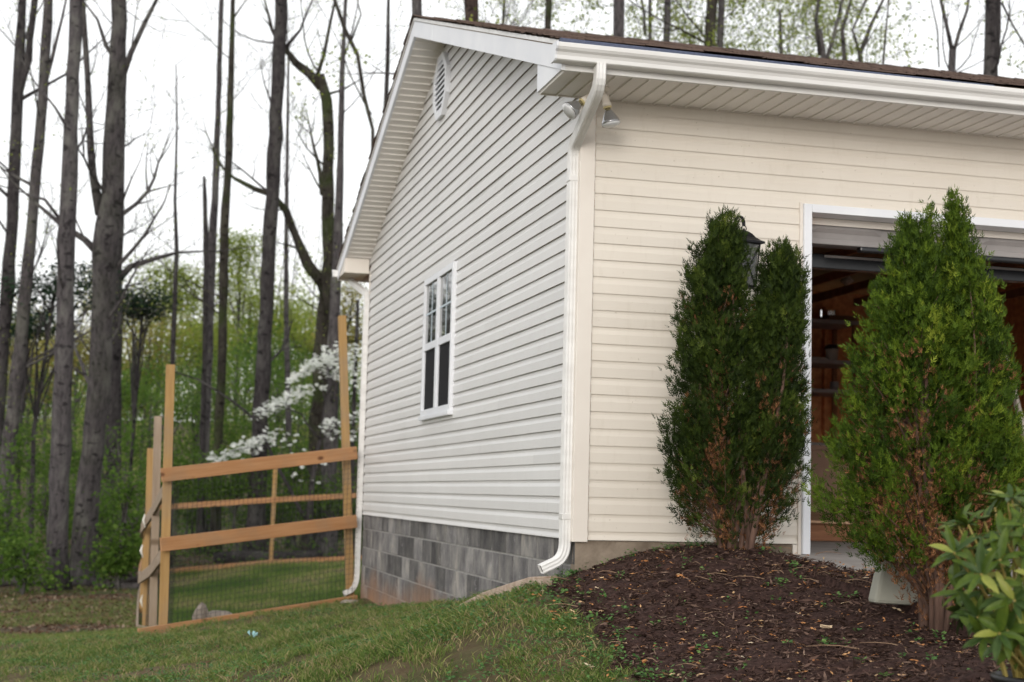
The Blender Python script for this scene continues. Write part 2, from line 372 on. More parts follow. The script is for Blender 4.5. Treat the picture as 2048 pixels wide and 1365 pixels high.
# other outer walls, interior, floor
MB().prism([(0.03, -.3), (W-.03, -.3), (W-.03, 2.82), (RY, RZ-.05), (.03, 2.82)], 0, X1-.1, X1).build('wall', [mt_osb], garage)
bw = MB(); hx0, hx1, hz0, hz1 = 5.46, 5.665, 2.455, 2.585
bw.box((.1, W-.10, -.3), (X1-.1, W-.004, hz0)).box((.1, W-.10, hz1), (X1-.1, W-.004, 2.8)).box((.1, W-.10, hz0), (hx0, W-.004, hz1)).box((hx1, W-.10, hz0), (X1-.1, W-.004, hz1))
back = bw.build('wall', [mt_osb], garage)
MB().box((hx0, W-.09, hz0), (hx0+.012, W-.02, hz1)).box((hx0+.085, W-.09, hz0), (hx0+.093, W-.02, hz1)).box((hx1-.012, W-.09, hz0), (hx1, W-.02, hz1)).build('window_bar', mt_white, back)
for i in range(11):
    MB().box((.6+i*.61, W-.19, -.06), (.638+i*.61, W-.101, 2.6)).build('stud', [mt_osb], back)
MB().box((.02, .02, -.40), (X1-.02, W-.02, -.066)).build('floor_slab', mt_conc, garage)
mt_truss = simple('truss_lumber', (.20, .09, .045), (.30, .14, .07), 6, .8)
for i in range(12):
    MB().box((.4+i*.61, .12, 2.64), (.44+i*.61, W-.12, 2.73)).build('ceiling_joist', mt_truss, garage)

# -- foundation blocks
mt_mort, n, l, p = newmat('mortar'); v = coords(n, l, 1, 'Position')
sxx = n.new('ShaderNodeSeparateXYZ'); gg = n.new('ShaderNodeNewGeometry'); l.new(gg.outputs['Position'], sxx.inputs[0])
def clay(n, l, zsock, nz):
    a = n.new('ShaderNodeMath'); a.operation = 'MULTIPLY_ADD'; a.inputs[1].default_value = .75; l.new(nz, a.inputs[0]); l.new(zsock, a.inputs[2])
    r = n.new('ShaderNodeMapRange'); r.inputs[1].default_value = -.20; r.inputs[2].default_value = -.56; l.new(a.outputs[0], r.inputs[0]); return r.outputs[0]
c = ramp(n, l, noise(n, l, v, 12), [(.3, (.27, .262, .25)), (.7, (.38, .37, .355))])
c = mixc(n, l, clay(n, l, sxx.outputs['Z'], noise(n, l, v, 1.2, 5)), c, (.34, .20, .12)); l.new(c, p.inputs['Base Color']); p.inputs['Roughness'].default_value = .95
mt_blk, n, l, p = newmat('concrete_block'); p.inputs['Roughness'].default_value = .93; p.inputs['Specular IOR Level'].default_value = .2
v = coords(n, l, 1, 'Position'); vv = coords(n, l, (2, 2.3, 1.5), 'Position'); gg = n.new('ShaderNodeNewGeometry'); sxx = n.new('ShaderNodeSeparateXYZ'); l.new(gg.outputs['Position'], sxx.inputs[0])
oi = n.new('ShaderNodeObjectInfo')
ad = n.new('ShaderNodeVectorMath'); ad.operation = 'MULTIPLY_ADD'; ad.inputs[1].default_value = (13, 57, 31); cb = n.new('ShaderNodeCombineXYZ')
for q_ in range(3): l.new(oi.outputs['Random'], cb.inputs[q_])
l.new(cb.outputs[0], ad.inputs[0]); l.new(vv, ad.inputs[2])
st = noise(n, l, ad.outputs[0], 1.5, 7, .72)
c = ramp(n, l, st, [(.30, (.065, .06, .060)), (.44, (.125, .120, .122)), (.56, (.20, .192, .185)), (.72, (.32, .295, .26))])
hsn = n.new('ShaderNodeHueSaturation'); mrr = n.new('ShaderNodeMapRange'); mrr.inputs[3].default_value = .58; mrr.inputs[4].default_value = 1.5
l.new(oi.outputs['Random'], mrr.inputs[0]); l.new(mrr.outputs[0], hsn.inputs['Value']); l.new(c, hsn.inputs['Color'])
# lime bloom near the corner and clay splash near the ground
eff = noise(n, l, v, 6.5, 6, .75); c2 = mixc(n, l, ramp(n, l, eff, [(.60, 0), (.70, .85)]), hsn.outputs[0], (.44, .43, .43))
c3 = mixc(n, l, clay(n, l, sxx.outputs['Z'], noise(n, l, v, 1.2, 5)), c2, (.33, .19, .115)); l.new(c3, p.inputs['Base Color'])
bump(n, l, p, noise(n, l, v, 48, 6, .8), .9, .008)
fnd = MB().box((.013, .012, -1.6), (.20, W-.004, -.001)).build('foundation', [mt_mort], garage)
zb = [-.001, -.153, -.355, -.557, -.760, -.962, -1.165]
for c_ in range(6):
    z1, z0 = zb[c_], zb[c_+1]; off = .46 if c_ % 2 == 0 else .66
    ys = [.012]+[off-.4+.4*k for k in range(0, 22) if .05 < off-.4+.4*k < W-.05]+[W-.004]
    for a, b in zip(ys[:-1], ys[1:]):
        g_ = .0075; x_ = .004+random.uniform(0, .0025)
        MB().box((x_, a+(g_ if a > .1 else 0), z0+g_), (.03, b-(g_ if b < W-.1 else 0), z1-(g_ if c_ else 0))).build('concrete_block', mt_blk, fnd)
mt_parge = simple('parged_concrete', (.15, .115, .085), (.30, .245, .19), 5, .95, .7, 45, space='Position', dist=.008)
MB().box((.006, .004, -1.2), (1.47, .09, -.003)).build('front_footing', mt_parge, garage)

# -- roof
mt_sh, n, l, p = newmat('asphalt_shingle'); p.inputs['Roughness'].default_value = .95; p.inputs['Specular IOR Level'].default_value = .2
v = coords(n, l, 1, 'Position'); a = noise(n, l, coords(n, l, (3.2, .9, .9), 'Position'), 1.0, 3); b = noise(n, l, v, 45, 3, .8)
c = ramp(n, l, a, [(.35, (.050, .035, .030)), (.65, (.105, .070, .058))]); c = mixc(n, l, ramp(n, l, b, [(.4, 0), (.75, .7)]), c, (.17, .125, .10)); l.new(c, p.inputs['Base Color'])
bump(n, l, p, b, .6, .004)
XR0, XR1 = -.318, X1+.32; YN, YF = -.615, 8.715
rf = MB()
for sgn, y_e in ((1, YN), (-1, YF)):
    zt = lambda y: roof_z(y)-.012
    rf.hexa([(XR0+.012, y_e+sgn*.02, zt(y_e+sgn*.02)-.028), (XR1, y_e+sgn*.02, zt(y_e+sgn*.02)-.028), (XR1, RY, zt(RY)-.028), (XR0+.012, RY, zt(RY)-.028),
             (XR0+.012, y_e+sgn*.02, zt(y_e+sgn*.02)), (XR1, y_e+sgn*.02, zt(y_e+sgn*.02)), (XR1, RY, zt(RY)), (XR0+.012, RY, zt(RY))])
roof = rf.build('roof', [mt_sheath], garage)
V = []; F = []
for sgn, y_e, sl in ((1, YN, .335), (-1, YF, .355)):
    run = abs(RY-y_e); nr = int(run/.133)
    for r in range(nr+1):
        ya = y_e+sgn*r*.133; yb = ya+sgn*.16
        if (RY-yb)*sgn < 0: yb = RY
        x = XR0-random.uniform(0, .014)+(r % 2)*-.002
        while x < XR1:
            wd_ = random.choice([.10, .14, .17, .22, .3]); x2 = min(x+wd_, XR1); dy = random.uniform(-.010, .008)*sgn; th = random.choice([.004, .004, .009])
            lift = random.uniform(0, .005)+(.012*max(0, math.sin(x*1.7+.9)) if (r == 0 and sgn == 1) else 0)
            zA = roof_z(ya+dy)+th+.004+lift; zB = roof_z(yb)-.006
            n0 = len(V); V += [(x, ya+dy, zA-.006), (x2, ya+dy, zA-.006), (x, ya+dy, zA), (x2, ya+dy, zA), (x2, yb, zB), (x, yb, zB)]
            F += ([(n0, n0+1, n0+3, n0+2), (n0+2, n0+3, n0+4, n0+5)] if sgn == 1 else [(n0+1, n0, n0+2, n0+3), (n0+3, n0+2, n0+5, n0+4)])
            F += [(n0, n0+2, n0+5, n0), ] if False else []
            x = x2
me = mesh_np('shingles', V, F, mt_sh); tag(link('shingles', me, roof), kind='stuff')
rc = MB()
x = XR0-.01
while x < XR1:
    x2 = x+.20; rc.add([(x, RY-.14, roof_z(RY-.14)+.012), (x2, RY-.14, roof_z(RY-.14)+.006), (x2, RY, RZ+.014), (x, RY, RZ+.022), (x, RY+.14, roof_z(RY+.14)+.012), (x2, RY+.14, roof_z(RY+.14)+.006)], [(0, 1, 2, 3), (3, 2, 5, 4)]); x = x2
rc.build('ridge_cap', mt_sh, roof)
# rake boards: sloping white boards with a drip strip, near and far slope
def rake(ya, yb, top, bot, x0, x1, name, mat, par):
    za, zb_ = roof_z(ya), roof_z(yb)
    return MB().hexa([(x0, ya, za-bot), (x1, ya, za-bot), (x1, yb, zb_-bot), (x0, yb, zb_-bot), (x0, ya, za-top), (x1, ya, za-top), (x1, yb, zb_-top), (x0, yb, zb_-top)]).build(name, mat, par, bevel=.002)
rake(-.556, 3.35, .012, .178, -.305, -.282, 'rake_board', mt_white, garage); rake(3.352, RY-.001, .012, .178, -.306, -.282, 'rake_board', mt_white, garage)
rake(RY+.001, 8.66, .012, .178, -.305, -.282, 'rake_board', mt_white, garage)
rake(-.60, RY, .004, .034, -.312, -.3063, 'drip_strip', mt_alum, garage); rake(RY+.001, 8.69, .004, .034, -.312, -.3063, 'drip_strip', mt_alum, garage)
# rake soffit strips on both slopes
for sgn, y_e, sl in ((1, 0.0, .335), (-1, 8.11, .355)):
    ks = int(abs(RY-y_e)/.098)
    for k in range(ks+1):
        ya = y_e+sgn*k*.098; yb = ya+sgn*.094
        if (RY-yb)*sgn < 0: yb = RY
        if abs(yb-ya) < .01: continue
        h = .160; e = .010*sgn; ym_ = ya+sgn*.012
        MB().hexa([(-.283, ya+e, roof_z(ya+e)-h-.007), (-.002, ya+e, roof_z(ya+e)-h-.007), (-.002, yb-e*.3, roof_z(yb-e*.3)-h-.007), (-.283, yb-e*.3, roof_z(yb-e*.3)-h-.007),
                   (-.283, ya, roof_z(ya)-h), (-.002, ya, roof_z(ya)-h), (-.002, yb, roof_z(yb)-h), (-.283, yb, roof_z(yb)-h)]).build('soffit_panel', mt_soff, garage)
        MB().hexa([(-.283, ya+e*.1, roof_z(ya)-h-.016), (-.002, ya+e*.1, roof_z(ya)-h-.016), (-.002, ya+e, roof_z(ya+e)-h-.016), (-.283, ya+e, roof_z(ya+e)-h-.016), (-.283, ya-e*.2, roof_z(ya)-h-.001), (-.002, ya-e*.2, roof_z(ya)-h-.001), (-.002, ya+e*1.2, roof_z(ya+e)-h-.001), (-.283, ya+e*1.2, roof_z(ya+e)-h-.001)]).build('soffit_rib', mt_soff, garage)
    MB().hexa([(-.282, y_e, roof_z(y_e)-.16), (-.001, y_e, roof_z(y_e)-.16), (-.001, RY, RZ-.16), (-.282, RY, RZ-.16), (-.282, y_e, roof_z(y_e)-.15), (-.001, y_e, roof_z(y_e)-.15), (-.001, RY, RZ-.15), (-.282, RY, RZ-.15)]).build('soffit_backing', mt_soff, garage)
# boxed eave returns
MB().prism([(-.002, SZ), (-.53, SZ), (-.53, roof_z(-.53)-.168), (-.002, roof_z(-.002)-.168)], 0, -.298, -.286).build('eave_return', mt_white, garage, bevel=.002)
MB().box((-.286, -.012, SZ), (-.022, -.002, 2.85)).build('eave_return', mt_white, garage)
MB().prism([(8.13, 2.695), (8.64, 2.695), (8.64, roof_z(8.64)-.168), (8.13, roof_z(8.13)-.168)], 0, -.298, -.022).build('eave_return', mt_cream, garage, bevel=.002)
# front eave: soffit strips, fascia, gutter
for k in range(78):
    xa = -.285+k*.1033; xb = xa+.1025
    MB().hexa([(xa+.010, -.527, SZ-.004), (xb-.003, -.527, SZ-.004), (xb-.003, -.002, SZ-.004), (xa+.010, -.002, SZ-.004), (xa, -.527, SZ+.004), (xb, -.527, SZ+.004), (xb, -.002, SZ+.004), (xa, -.002, SZ+.004)]).build('soffit_panel', mt_soff, garage)
    MB().hexa([(xa+.001, -.527, SZ-.013), (xa+.007, -.527, SZ-.013), (xa+.007, -.019, SZ-.013), (xa+.001, -.019, SZ-.013), (xa-.003, -.527, SZ+.0035), (xa+.0095, -.527, SZ+.0035), (xa+.0095, -.019, SZ+.0035), (xa-.003, -.019, SZ+.0035)]).build('soffit_rib', mt_soff, garage)
MB().box((-.285, -.527, SZ+.0045), (X1+.3, -.002, SZ+.012)).build('soffit_backing', mt_soff, garage)
MB().box((-.285, -.018, SZ-.012), (X1, -.0045, SZ-.0042)).build('wall_moulding', mt_cream, garage)
MB().box((-.285, -.55, SZ-.008), (X1+.3, -.528, 2.80)).build('fascia', mt_alum, garage, bevel=.002)
MB().box((-.285, 8.642, SZ), (X1+.3, 8.662, 2.83)).build('fascia', mt_alum, garage)
KP = [(-.5515, 2.694), (-.622, 2.694), (-.630, 2.700), (-.632, 2.722), (-.640, 2.738), (-.655, 2.750), (-.664, 2.764), (-.666, 2.784), (-.660, 2.789), (-.652, 2.784), (-.650, 2.770), (-.5515, 2.770)]
gut = MB().prism(KP, 0, -.355, X1+.34).build('gutter', mt_alum, garage)
EC = [(-.548, 2.690), (-.624, 2.690), (-.634, 2.700), (-.636, 2.722), (-.644, 2.738), (-.659, 2.750), (-.668, 2.764), (-.670, 2.790), (-.548, 2.798)]
MB().prism(EC, 0, -.368, -.3555).build('end_cap', mt_white, gut, bevel=.002)
mt_guard = simple('gutter_screen', (.035, .045, .085), (.065, .08, .135), 60, .6, .5, 150, space='Position')
MB().hexa([(-.34, -.659, 2.7895), (2.4, -.659, 2.7895), (2.4, -.56, 2.795), (-.34, -.56, 2.795), (-.34, -.640, 2.818), (2.4, -.640, 2.802), (2.4, -.56, 2.802), (-.34, -.56, 2.806)]).build('gutter_screen', mt_guard, gut)
MB().prism([(-KP_[0]+8.11, KP_[1]+.02) for KP_ in KP], 0, -.355, X1+.34).build('gutter', mt_alum, garage)

# -- fluted rectangular downspouts
def downspout(path, wide, w, d, par, name='downspout'):
    sec = []
    def side(p0, p1, nfl):
        p0 = np.array(p0); p1 = np.array(p1); t = (p1-p0); nn = np.array([t[1], -t[0]])/np.linalg.norm(t)
        for i in range(nfl*2+1):
            s_ = (i+.5)/(nfl*2+1); sec.append(tuple(p0+t*s_+nn*(0 if i % 2 else .0025)))
    a, b = w/2, d/2
    side((-a, -b), (a, -b), 3); side((a, -b), (a, b), 2); side((a, b), (-a, b), 3); side((-a, b), (-a, -b), 2)
    pts = [np.array(q, float) for q in path]; n_ = len(pts); vs = []; U = np.array(wide, float)
    for i in range(n_):
        T = pts[min(i+1, n_-1)]-pts[max(i-1, 0)]; T /= np.linalg.norm(T); U = U-T*np.dot(U, T); U /= np.linalg.norm(U); B = np.cross(T, U)
        vs += [pts[i]+U*s_[0]+B*s_[1] for s_ in sec]
    k = len(sec); fs = [(i*k+j, i*k+(j+1) % k, (i+1)*k+(j+1) % k, (i+1)*k+j) for i in range(n_-1) for j in range(k)]
    fs += [tuple(range(k))[::-1]]
    o = MB().add(vs, fs).build(name, mt_alum, par)
    e = pts[-1]; T = pts[-1]-pts[-2]; T /= np.linalg.norm(T); U = U-T*np.dot(U, T); U /= np.linalg.norm(U); B = np.cross(T, U)
    MB().add([e-T*.012+U*s_[0]*.93+B*s_[1]*.9 for s_ in sec], [tuple(range(k))]).build('spout_opening', mt_black, o)
    return o
def bend(a, b, c, n=6):   # rounded corner
    a, b, c = map(np.array, (a, b, c)); return [(1-t)**2*a+2*t*(1-t)*b+t*t*c for t in np.linspace(0, 1, n)]
P0 = np.array([-.09, -.60, 2.70]); P1 = np.array([-.09, -.60, 2.575]); P2 = np.array([-.044, .052, 2.365]); P3 = np.array([-.044, .052, -.075]); P4 = np.array([-.190, .050, -.178])
path = [P0]+bend(P1+[0, 0, .07], P1, P1+(P2-P1)*.14)+bend(P2+(P1-P2)*.10, P2, P2-[0, 0, .09])+[P2-[0, 0, 1.2]]+bend(P3+[0, 0, .045], P3+[-.004, 0, -.045], P4+[.072, 0, .034], 7)+[P4]
ds = downspout(path, (0, 1, 0), .070, .052, garage)
for z in (2.17, .135):
    MB().box((-.076, .012, z-.018), (-.0135, .094, z+.018)).build('strap', mt_alum, ds, bevel=.004)
Q0 = np.array([-.16, 8.66, 2.72]); Q1 = np.array([-.16, 8.60, 2.66]); Q2 = np.array([-.045, 8.09, 2.46]); Q3 = np.array([-.045, 8.09, -.70]); Q4 = np.array([-.19, 8.05, -.865])
path = bend(Q0, Q1, Q1+(Q2-Q1)*.2)+bend(Q2+(Q1-Q2)*.12, Q2, Q2-[0, 0, .1])+[Q2-[0, 0, 1.5]]+bend(Q3+[0, 0, .05], Q3+[0, 0, -.10], Q4+[.06, 0, .02], 7)+[Q4]
ds2 = downspout(path, (0, 1, 0), .070, .052, garage)
for z in (1.9, .13): MB().box((-.077, 8.05, z-.016), (-.0135, 8.13, z+.016)).build('strap', mt_alum, ds2, bevel=.004)

# -- window on the gable wall: two single-hung sashes
wy0, wy1, wz0, wz1 = 3.485, 4.735, .93, 2.165
win = MB()
t_ = .055
win.box((-.040, wy0, wz0), (-.002, wy0+t_, wz1)).box((-.040, wy1-t_, wz0), (-.002, wy1, wz1)).box((-.0395, wy0+t_, wz1-t_), (-.002, wy1-t_, wz1)).box((-.0395, wy0+t_, wz0), (-.002, wy1-t_, wz0+t_))
ym = (wy0+wy1)/2
win.box((-.039, ym-.045, wz0+t_), (-.002, ym+.045, wz1-t_))
window = win.build('window', mt_white, garage, bevel=.003)
MB().box((-.055, wy0-.015, wz0-.035), (-.002, wy1+.015, wz0-.0005)).build('sill', mt_white, window, bevel=.003)
zm = (wz0+wz1)/2-.005
mt_glass, n, l, p = newmat('window_glass'); p.inputs['Base Color'].default_value = (.012, .014, .013, 1); p.inputs['Roughness'].default_value = .03; p.inputs['Specular IOR Level'].default_value = 1.0; p.inputs['Coat Weight'].default_value = .6; p.inputs['Coat Roughness'].default_value = .02
mt_screen = simple('insect_screen', (.012, .012, .014), (.018, .018, .020), 200, .85, spec=.15)
mt_munt = simple('grille_bar', (.50, .58, .64), None)
for a, b in ((wy0+t_, ym-.045), (ym+.045, wy1-t_)):
    MB().box((-.035, a, zm-.03), (-.003, b, zm+.035)).build('meeting_rail', mt_white, window, bevel=.003)
    MB().add([(-.0210, a, zm+.035), (-.0214, b, zm+.035), (-.0200, b, wz1-t_), (-.0216, a, wz1-t_)], [(0, 3, 2, 1)]).build('pane', mt_glass, window)
    MB().box((-.0245, (a+b)/2-.008, zm+.035), (-.0219, (a+b)/2+.008, wz1-t_)).build('grille_bar', mt_munt, window)
    zc = (zm+.035+wz1-t_)/2
    MB().box((-.0247, a, zc-.008), (-.0220, b, zc+.008)).build('grille_bar', mt_munt, window)
    MB().add([(-.019, a, wz0+t_), (-.019, b, wz0+t_), (-.019, b, zm-.03), (-.019, a, zm-.03)], [(0, 3, 2, 1)]).build('insect_screen', mt_screen, window)
    MB().box((-.031, a, wz0+t_), (-.003, a+.014, zm-.03)).build('screen_frame', mt_white, window); MB().box((-.031, b-.014, wz0+t_), (-.003, b, zm-.03)).build('screen_frame', mt_white, window)

# -- octagonal gable vent
vc = (4.265, 3.845); ro, ri = .315, .245
def octa(r): return [(vc[0]+r*math.cos(math.radians(22.5+45*k))*.98, vc[1]+r*math.sin(math.radians(22.5+45*k))*.98) for k in range(8)]
A_, B_ = octa(ro), octa(ri); vm = MB()
for k in range(8):
    j = (k+1) % 8
    vm.hexa([(-.050, *A_[k]), (-.050, *A_[j]), (-.050, *B_[j]), (-.050, *B_[k]), (-.002, *A_[k]), (-.002, *A_[j]), (-.002, *B_[j]), (-.002, *B_[k])])
vent = vm.build('gable_vent', mt_white, garage)
MB().add([(-.016, *q) for q in B_], [tuple(range(8))[::-1]]).build('vent_back', mt_black, vent)
for k in range(9):
    z = vc[1]-ri*.92+k*ri*1.84/9+.01; hw = min(ri*.9, ri*.92-max(0, abs(z+.01-vc[1])-ri*.40))
    MB().hexa([(-.046, vc[0]-hw, z-.012), (-.046, vc[0]+hw, z-.012), (-.020, vc[0]+hw, z+.022), (-.020, vc[0]-hw, z+.022), (-.046, vc[0]-hw, z+.010), (-.046, vc[0]+hw, z+.010), (-.020, vc[0]+hw, z+.034), (-.020, vc[0]-hw, z+.034)]).build('louver', mt_white, vent)

# -- raised overhead door hanging in the opening
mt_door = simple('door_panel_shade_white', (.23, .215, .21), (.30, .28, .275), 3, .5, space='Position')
mt_rub = simple('black_rubber', (.006, .007, .009), (.012, .013, .016), 8, .25)
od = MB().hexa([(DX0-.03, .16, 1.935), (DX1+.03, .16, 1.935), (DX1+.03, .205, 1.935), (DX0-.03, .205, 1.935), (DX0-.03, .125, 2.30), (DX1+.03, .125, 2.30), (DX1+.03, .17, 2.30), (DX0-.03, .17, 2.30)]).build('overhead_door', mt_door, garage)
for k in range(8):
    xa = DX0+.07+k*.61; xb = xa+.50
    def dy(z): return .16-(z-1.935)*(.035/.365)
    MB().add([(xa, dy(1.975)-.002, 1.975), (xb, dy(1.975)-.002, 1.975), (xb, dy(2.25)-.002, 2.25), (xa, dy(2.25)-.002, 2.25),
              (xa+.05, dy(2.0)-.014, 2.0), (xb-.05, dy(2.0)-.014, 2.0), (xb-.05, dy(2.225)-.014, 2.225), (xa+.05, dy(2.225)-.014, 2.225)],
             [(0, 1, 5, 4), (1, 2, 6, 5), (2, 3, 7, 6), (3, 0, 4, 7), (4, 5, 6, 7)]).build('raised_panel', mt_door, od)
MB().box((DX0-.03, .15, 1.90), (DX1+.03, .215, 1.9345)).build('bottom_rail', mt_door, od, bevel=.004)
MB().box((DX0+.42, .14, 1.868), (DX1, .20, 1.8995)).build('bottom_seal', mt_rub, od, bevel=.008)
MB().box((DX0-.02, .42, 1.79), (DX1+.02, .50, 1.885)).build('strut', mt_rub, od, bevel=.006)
for xa, xb in ((DX0, 1.66), (1.80, 2.6), (2.75, 3.8)): MB().box((xa, .412, 1.862), (xb, .4195, 1.878)).build('strut_highlight', mt_door, od)  # pale strips imitating highlights along the glossy black strut
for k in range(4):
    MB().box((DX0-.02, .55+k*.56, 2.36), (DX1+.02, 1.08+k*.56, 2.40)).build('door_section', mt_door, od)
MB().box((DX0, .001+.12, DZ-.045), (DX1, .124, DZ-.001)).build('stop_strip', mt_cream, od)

# ------------------------------------------------------------------ lamps on the garage
mt_porc = simple('lamp_white_plastic', (.74, .68, .60), None, rough=.35)
mt_yel = simple('aged_ring', (.62, .52, .26), None, rough=.5)
mt_bulb, n, l, p = newmat('reflector_bulb_glass'); p.inputs['Base Color'].default_value = (.42, .43, .45, 1); p.inputs['Metallic'].default_value = .75; p.inputs['Roughness'].default_value = .18; p.inputs['Coat Weight'].default_value = .8
mt_lens, n, l, p = newmat('bulb_lens'); p.inputs['Base Color'].default_value = (.55, .56, .57, 1); p.inputs['Roughness'].default_value = .25; p.inputs['Coat Weight'].default_value = 1
mt_chr = simple('bare_metal', (.7, .7, .7), None, rough=.2, metal=1)
fl = thing('floodlight', (.02, -.26, SZ-.005), 'white twin floodlight with two clear reflector bulbs under the eave corner', 'floodlight')
MB().lathe([(.052, -.012), (.055, -.02), (.045, -.034), (.02, -.036)], (.02, -.26, SZ+.008), sides=20).build('base_plate', mt_porc, fl, smooth=True)
for (px, py, pz), axis, start in (((-.115, -.26, 2.545), None, (0.0, -.26, 2.635)), ((.072, -.26, 2.53), None, (.045, -.26, 2.636))):
    st_ = Vector(start); ax = (Vector((px, py, pz))-st_).normalized(); hl = .052 if px < 0 else .03
    s0 = st_+ax*(hl-.02)
    arm = MB().tube([(.02 if px > 0 else .01, -.26, SZ-.028), st_, s0+ax*.01], .009, 8).build('swivel_arm', mt_porc, fl, smooth=True)
    sock = MB().lathe([(.012, 0), (.019, .004), (.022, .02), (.022, .052), (.026, .055), (.026, .075), (.02, .076)], s0, ax, 18).build('socket', mt_porc, fl, smooth=True)
    MB().lathe([(.024, .0765), (.0255, .080), (.0255, .086), (.02, .087)], s0, ax, 18).build('gasket', mt_yel, sock, smooth=True)
    MB().lathe([(.017, .086), (.017, .102), (.018, .103)], s0, ax, 18).build('bulb_collar', mt_chr, sock, smooth=True)
    bl = MB().lathe([(.019, .100), (.024, .108), (.037, .130), (.049, .155), (.056, .170), (.057, .178)], s0, ax, 24).build('bulb', mt_bulb, fl, smooth=True)
    MB().lathe([(.0571, .1782), (.055, .188), (.044, .197), (.02, .203), (.004, .205)], s0, ax, 24).build('lens', mt_lens, bl, smooth=True)

mt_iron = simple('black_iron', (.006, .006, .008), (.012, .012, .015), 12, .5, .3, 40, spec=.2)
mt_lglass, n, l, p = newmat('seeded_glass'); p.inputs['Base Color'].default_value = (.10, .105, .105, 1); p.inputs['Roughness'].default_value = .25; p.inputs['Alpha'].default_value = .72
lx, ly = .985, -.16
ln = thing('wall_lantern', (lx, -.02, 1.78), 'black iron wall lantern with crossed bars on the cream siding', 'lantern')
MB().lathe([(.055, 0), (.06, .008), (.05, .018), (.02, .024)], (lx-.02, -.012, 1.80), (0, -1, 0), 20).build('back_plate', mt_iron, ln, smooth=True)
# flat strap hook curling out from the wall plate and over
hk = [(lx-.02, -.03, 1.80), (lx-.02, -.055, 1.86)]+[(lx-.02+.006*math.sin(a), -.105-.052*math.cos(a), 1.93+.062*math.sin(a)) for a in np.linspace(-.1+math.pi*1.0, 0.0, 12)[::1]]
hk = [(lx-.022, -.03, 1.80), (lx-.022, -.050, 1.88), (lx-.020, -.056, 1.93), (lx-.016, -.072, 1.972), (lx-.010, -.100, 1.990), (lx-.004, -.132, 1.978), (lx, -.152, 1.95), (lx, -.158, 1.918)]
hm = MB(); hw_ = .011
for a, b in zip(hk[:-1], hk[1:]):
    a = np.array(a); b = np.array(b); T = (b-a)/np.linalg.norm(b-a); S = np.array([.92, .39, 0])*hw_; N = np.cross(T, S); N = N/np.linalg.norm(N)*.004
    hm.hexa([a-S-N, a+S-N, b+S-N, b-S-N, a-S+N, a+S+N, b+S+N, b-S+N])
hm.build('hook_arm', mt_iron, ln)
ring = [(lx+.017*math.cos(a), ly+.004*math.cos(a), 1.902+.017*math.sin(a)) for a in np.linspace(0, 2*math.pi, 18)]
MB().tube(ring, .003, 6, cap=False).build('ring', mt_iron, ln, smooth=True)
def sq(r, z, tw=math.radians(14)): return [(lx+r*math.cos(tw+math.pi/4+math.pi/2*k), ly+r*math.sin(tw+math.pi/4+math.pi/2*k), z) for k in range(4)]
cap = MB(); lev = [(.010, 1.888), (.030, 1.882), (.052, 1.868), (.074, 1.845), (.105, 1.826), (.128, 1.818), (.130, 1.806), (.110, 1.803)]
vs_ = [q for r, z in lev for q in sq(r, z)]
cap.add(vs_, [(i*4+k, i*4+(k+1) % 4, i*4+4+(k+1) % 4, i*4+4+k) for i in range(len(lev)-1) for k in range(4)]+[(0, 3, 2, 1), (28, 29, 30, 31)]); cap.build('roof_cap', mt_iron, ln)
MB().lathe([(.006, 0), (.007, .012), (.004, .016)], (lx, ly, 1.886), sides=10).build('finial', mt_iron, ln)
top, bot = sq(.098, 1.805), sq(.072, 1.545)
bars = MB()
for k in range(4):
    j = (k+1) % 4; T0, T1, B0, B1 = map(np.array, (top[k], top[j], bot[k], bot[j]))
    bars.tube([T0, B0], .0055, 6); bars.tube([T0, B1], .0032, 6); bars.tube([T1, B0], .0032, 6); bars.tube([T0, T1], .005, 6); bars.tube([B0, B1], .006, 6)
bars.build('cage', mt_iron, ln)
for k in range(4):
    j = (k+1) % 4; T0, T1, B0, B1 = [np.array(q)*1.0 for q in (top[k], top[j], bot[k], bot[j])]; c0 = np.array([lx, ly, 1.675])
    q = [c0+(x-c0)*np.array([.92, .92, .99]) for x in (B0, B1, T1, T0)]
    MB().add(q, [(0, 1, 2, 3)]).build('glass_pane', mt_lglass, ln)
MB().lathe([(.02, 1.545-1.545), (.10/1.4, .004), (.07, .014), (.02, .016)], (lx, ly, 1.530), sides=4).build('base', mt_iron, ln)

# ------------------------------------------------------------------ things inside the garage
mt_wood = lambda name, a, b, s=1: simple(name, a, b, 6, .75, .25, 14, stretch=(.6, 6, 6))
mt_shelf = mt_wood('shelf_pine', (.20, .085, .04), (.30, .14, .07)); mt_grey = simple('grey_shelf_board', (.30, .28, .29), (.38, .36, .37), 5, .6)
sh = thing('shelving_unit', (4.9, 7.6, -.06), 'tall wooden shelving unit against the dark back wall of the garage', 'shelf')
for x in (4.05, 5.56): 
    for y in (7.35, 7.86): MB().box((x, y, -.064), (x+.05, y+.04, 2.33)).build('upright', mt_shelf, sh)
for z in (.28, .90, 1.52, 1.86, 2.33): MB().box((4.03, 7.33, z), (5.63, 7.91, z+.045)).build('shelf_board', mt_grey, sh)
mt_card = simple('cardboard', (.24, .13, .075), (.30, .17, .10), 5, .85); mt_pale = simple('pale_plastic', (.55, .50, .46), None, rough=.5); mt_dk = simple('dark_plastic', (.02, .02, .022), None, rough=.4)
tag(MB().box((5.30, 7.45, 2.3755), (5.66, 7.75, 2.44)).box((5.31, 7.46, 2.44), (5.65, 7.74, 2.448)).build('cardboard_box', mt_card, bevel=.004), 'flat brown cardboard box on the top garage shelf', 'box')
bk = thing('bucket', (5.36, 7.5, 1.9055), 'white plastic bucket with dark lid on a garage shelf', 'bucket')
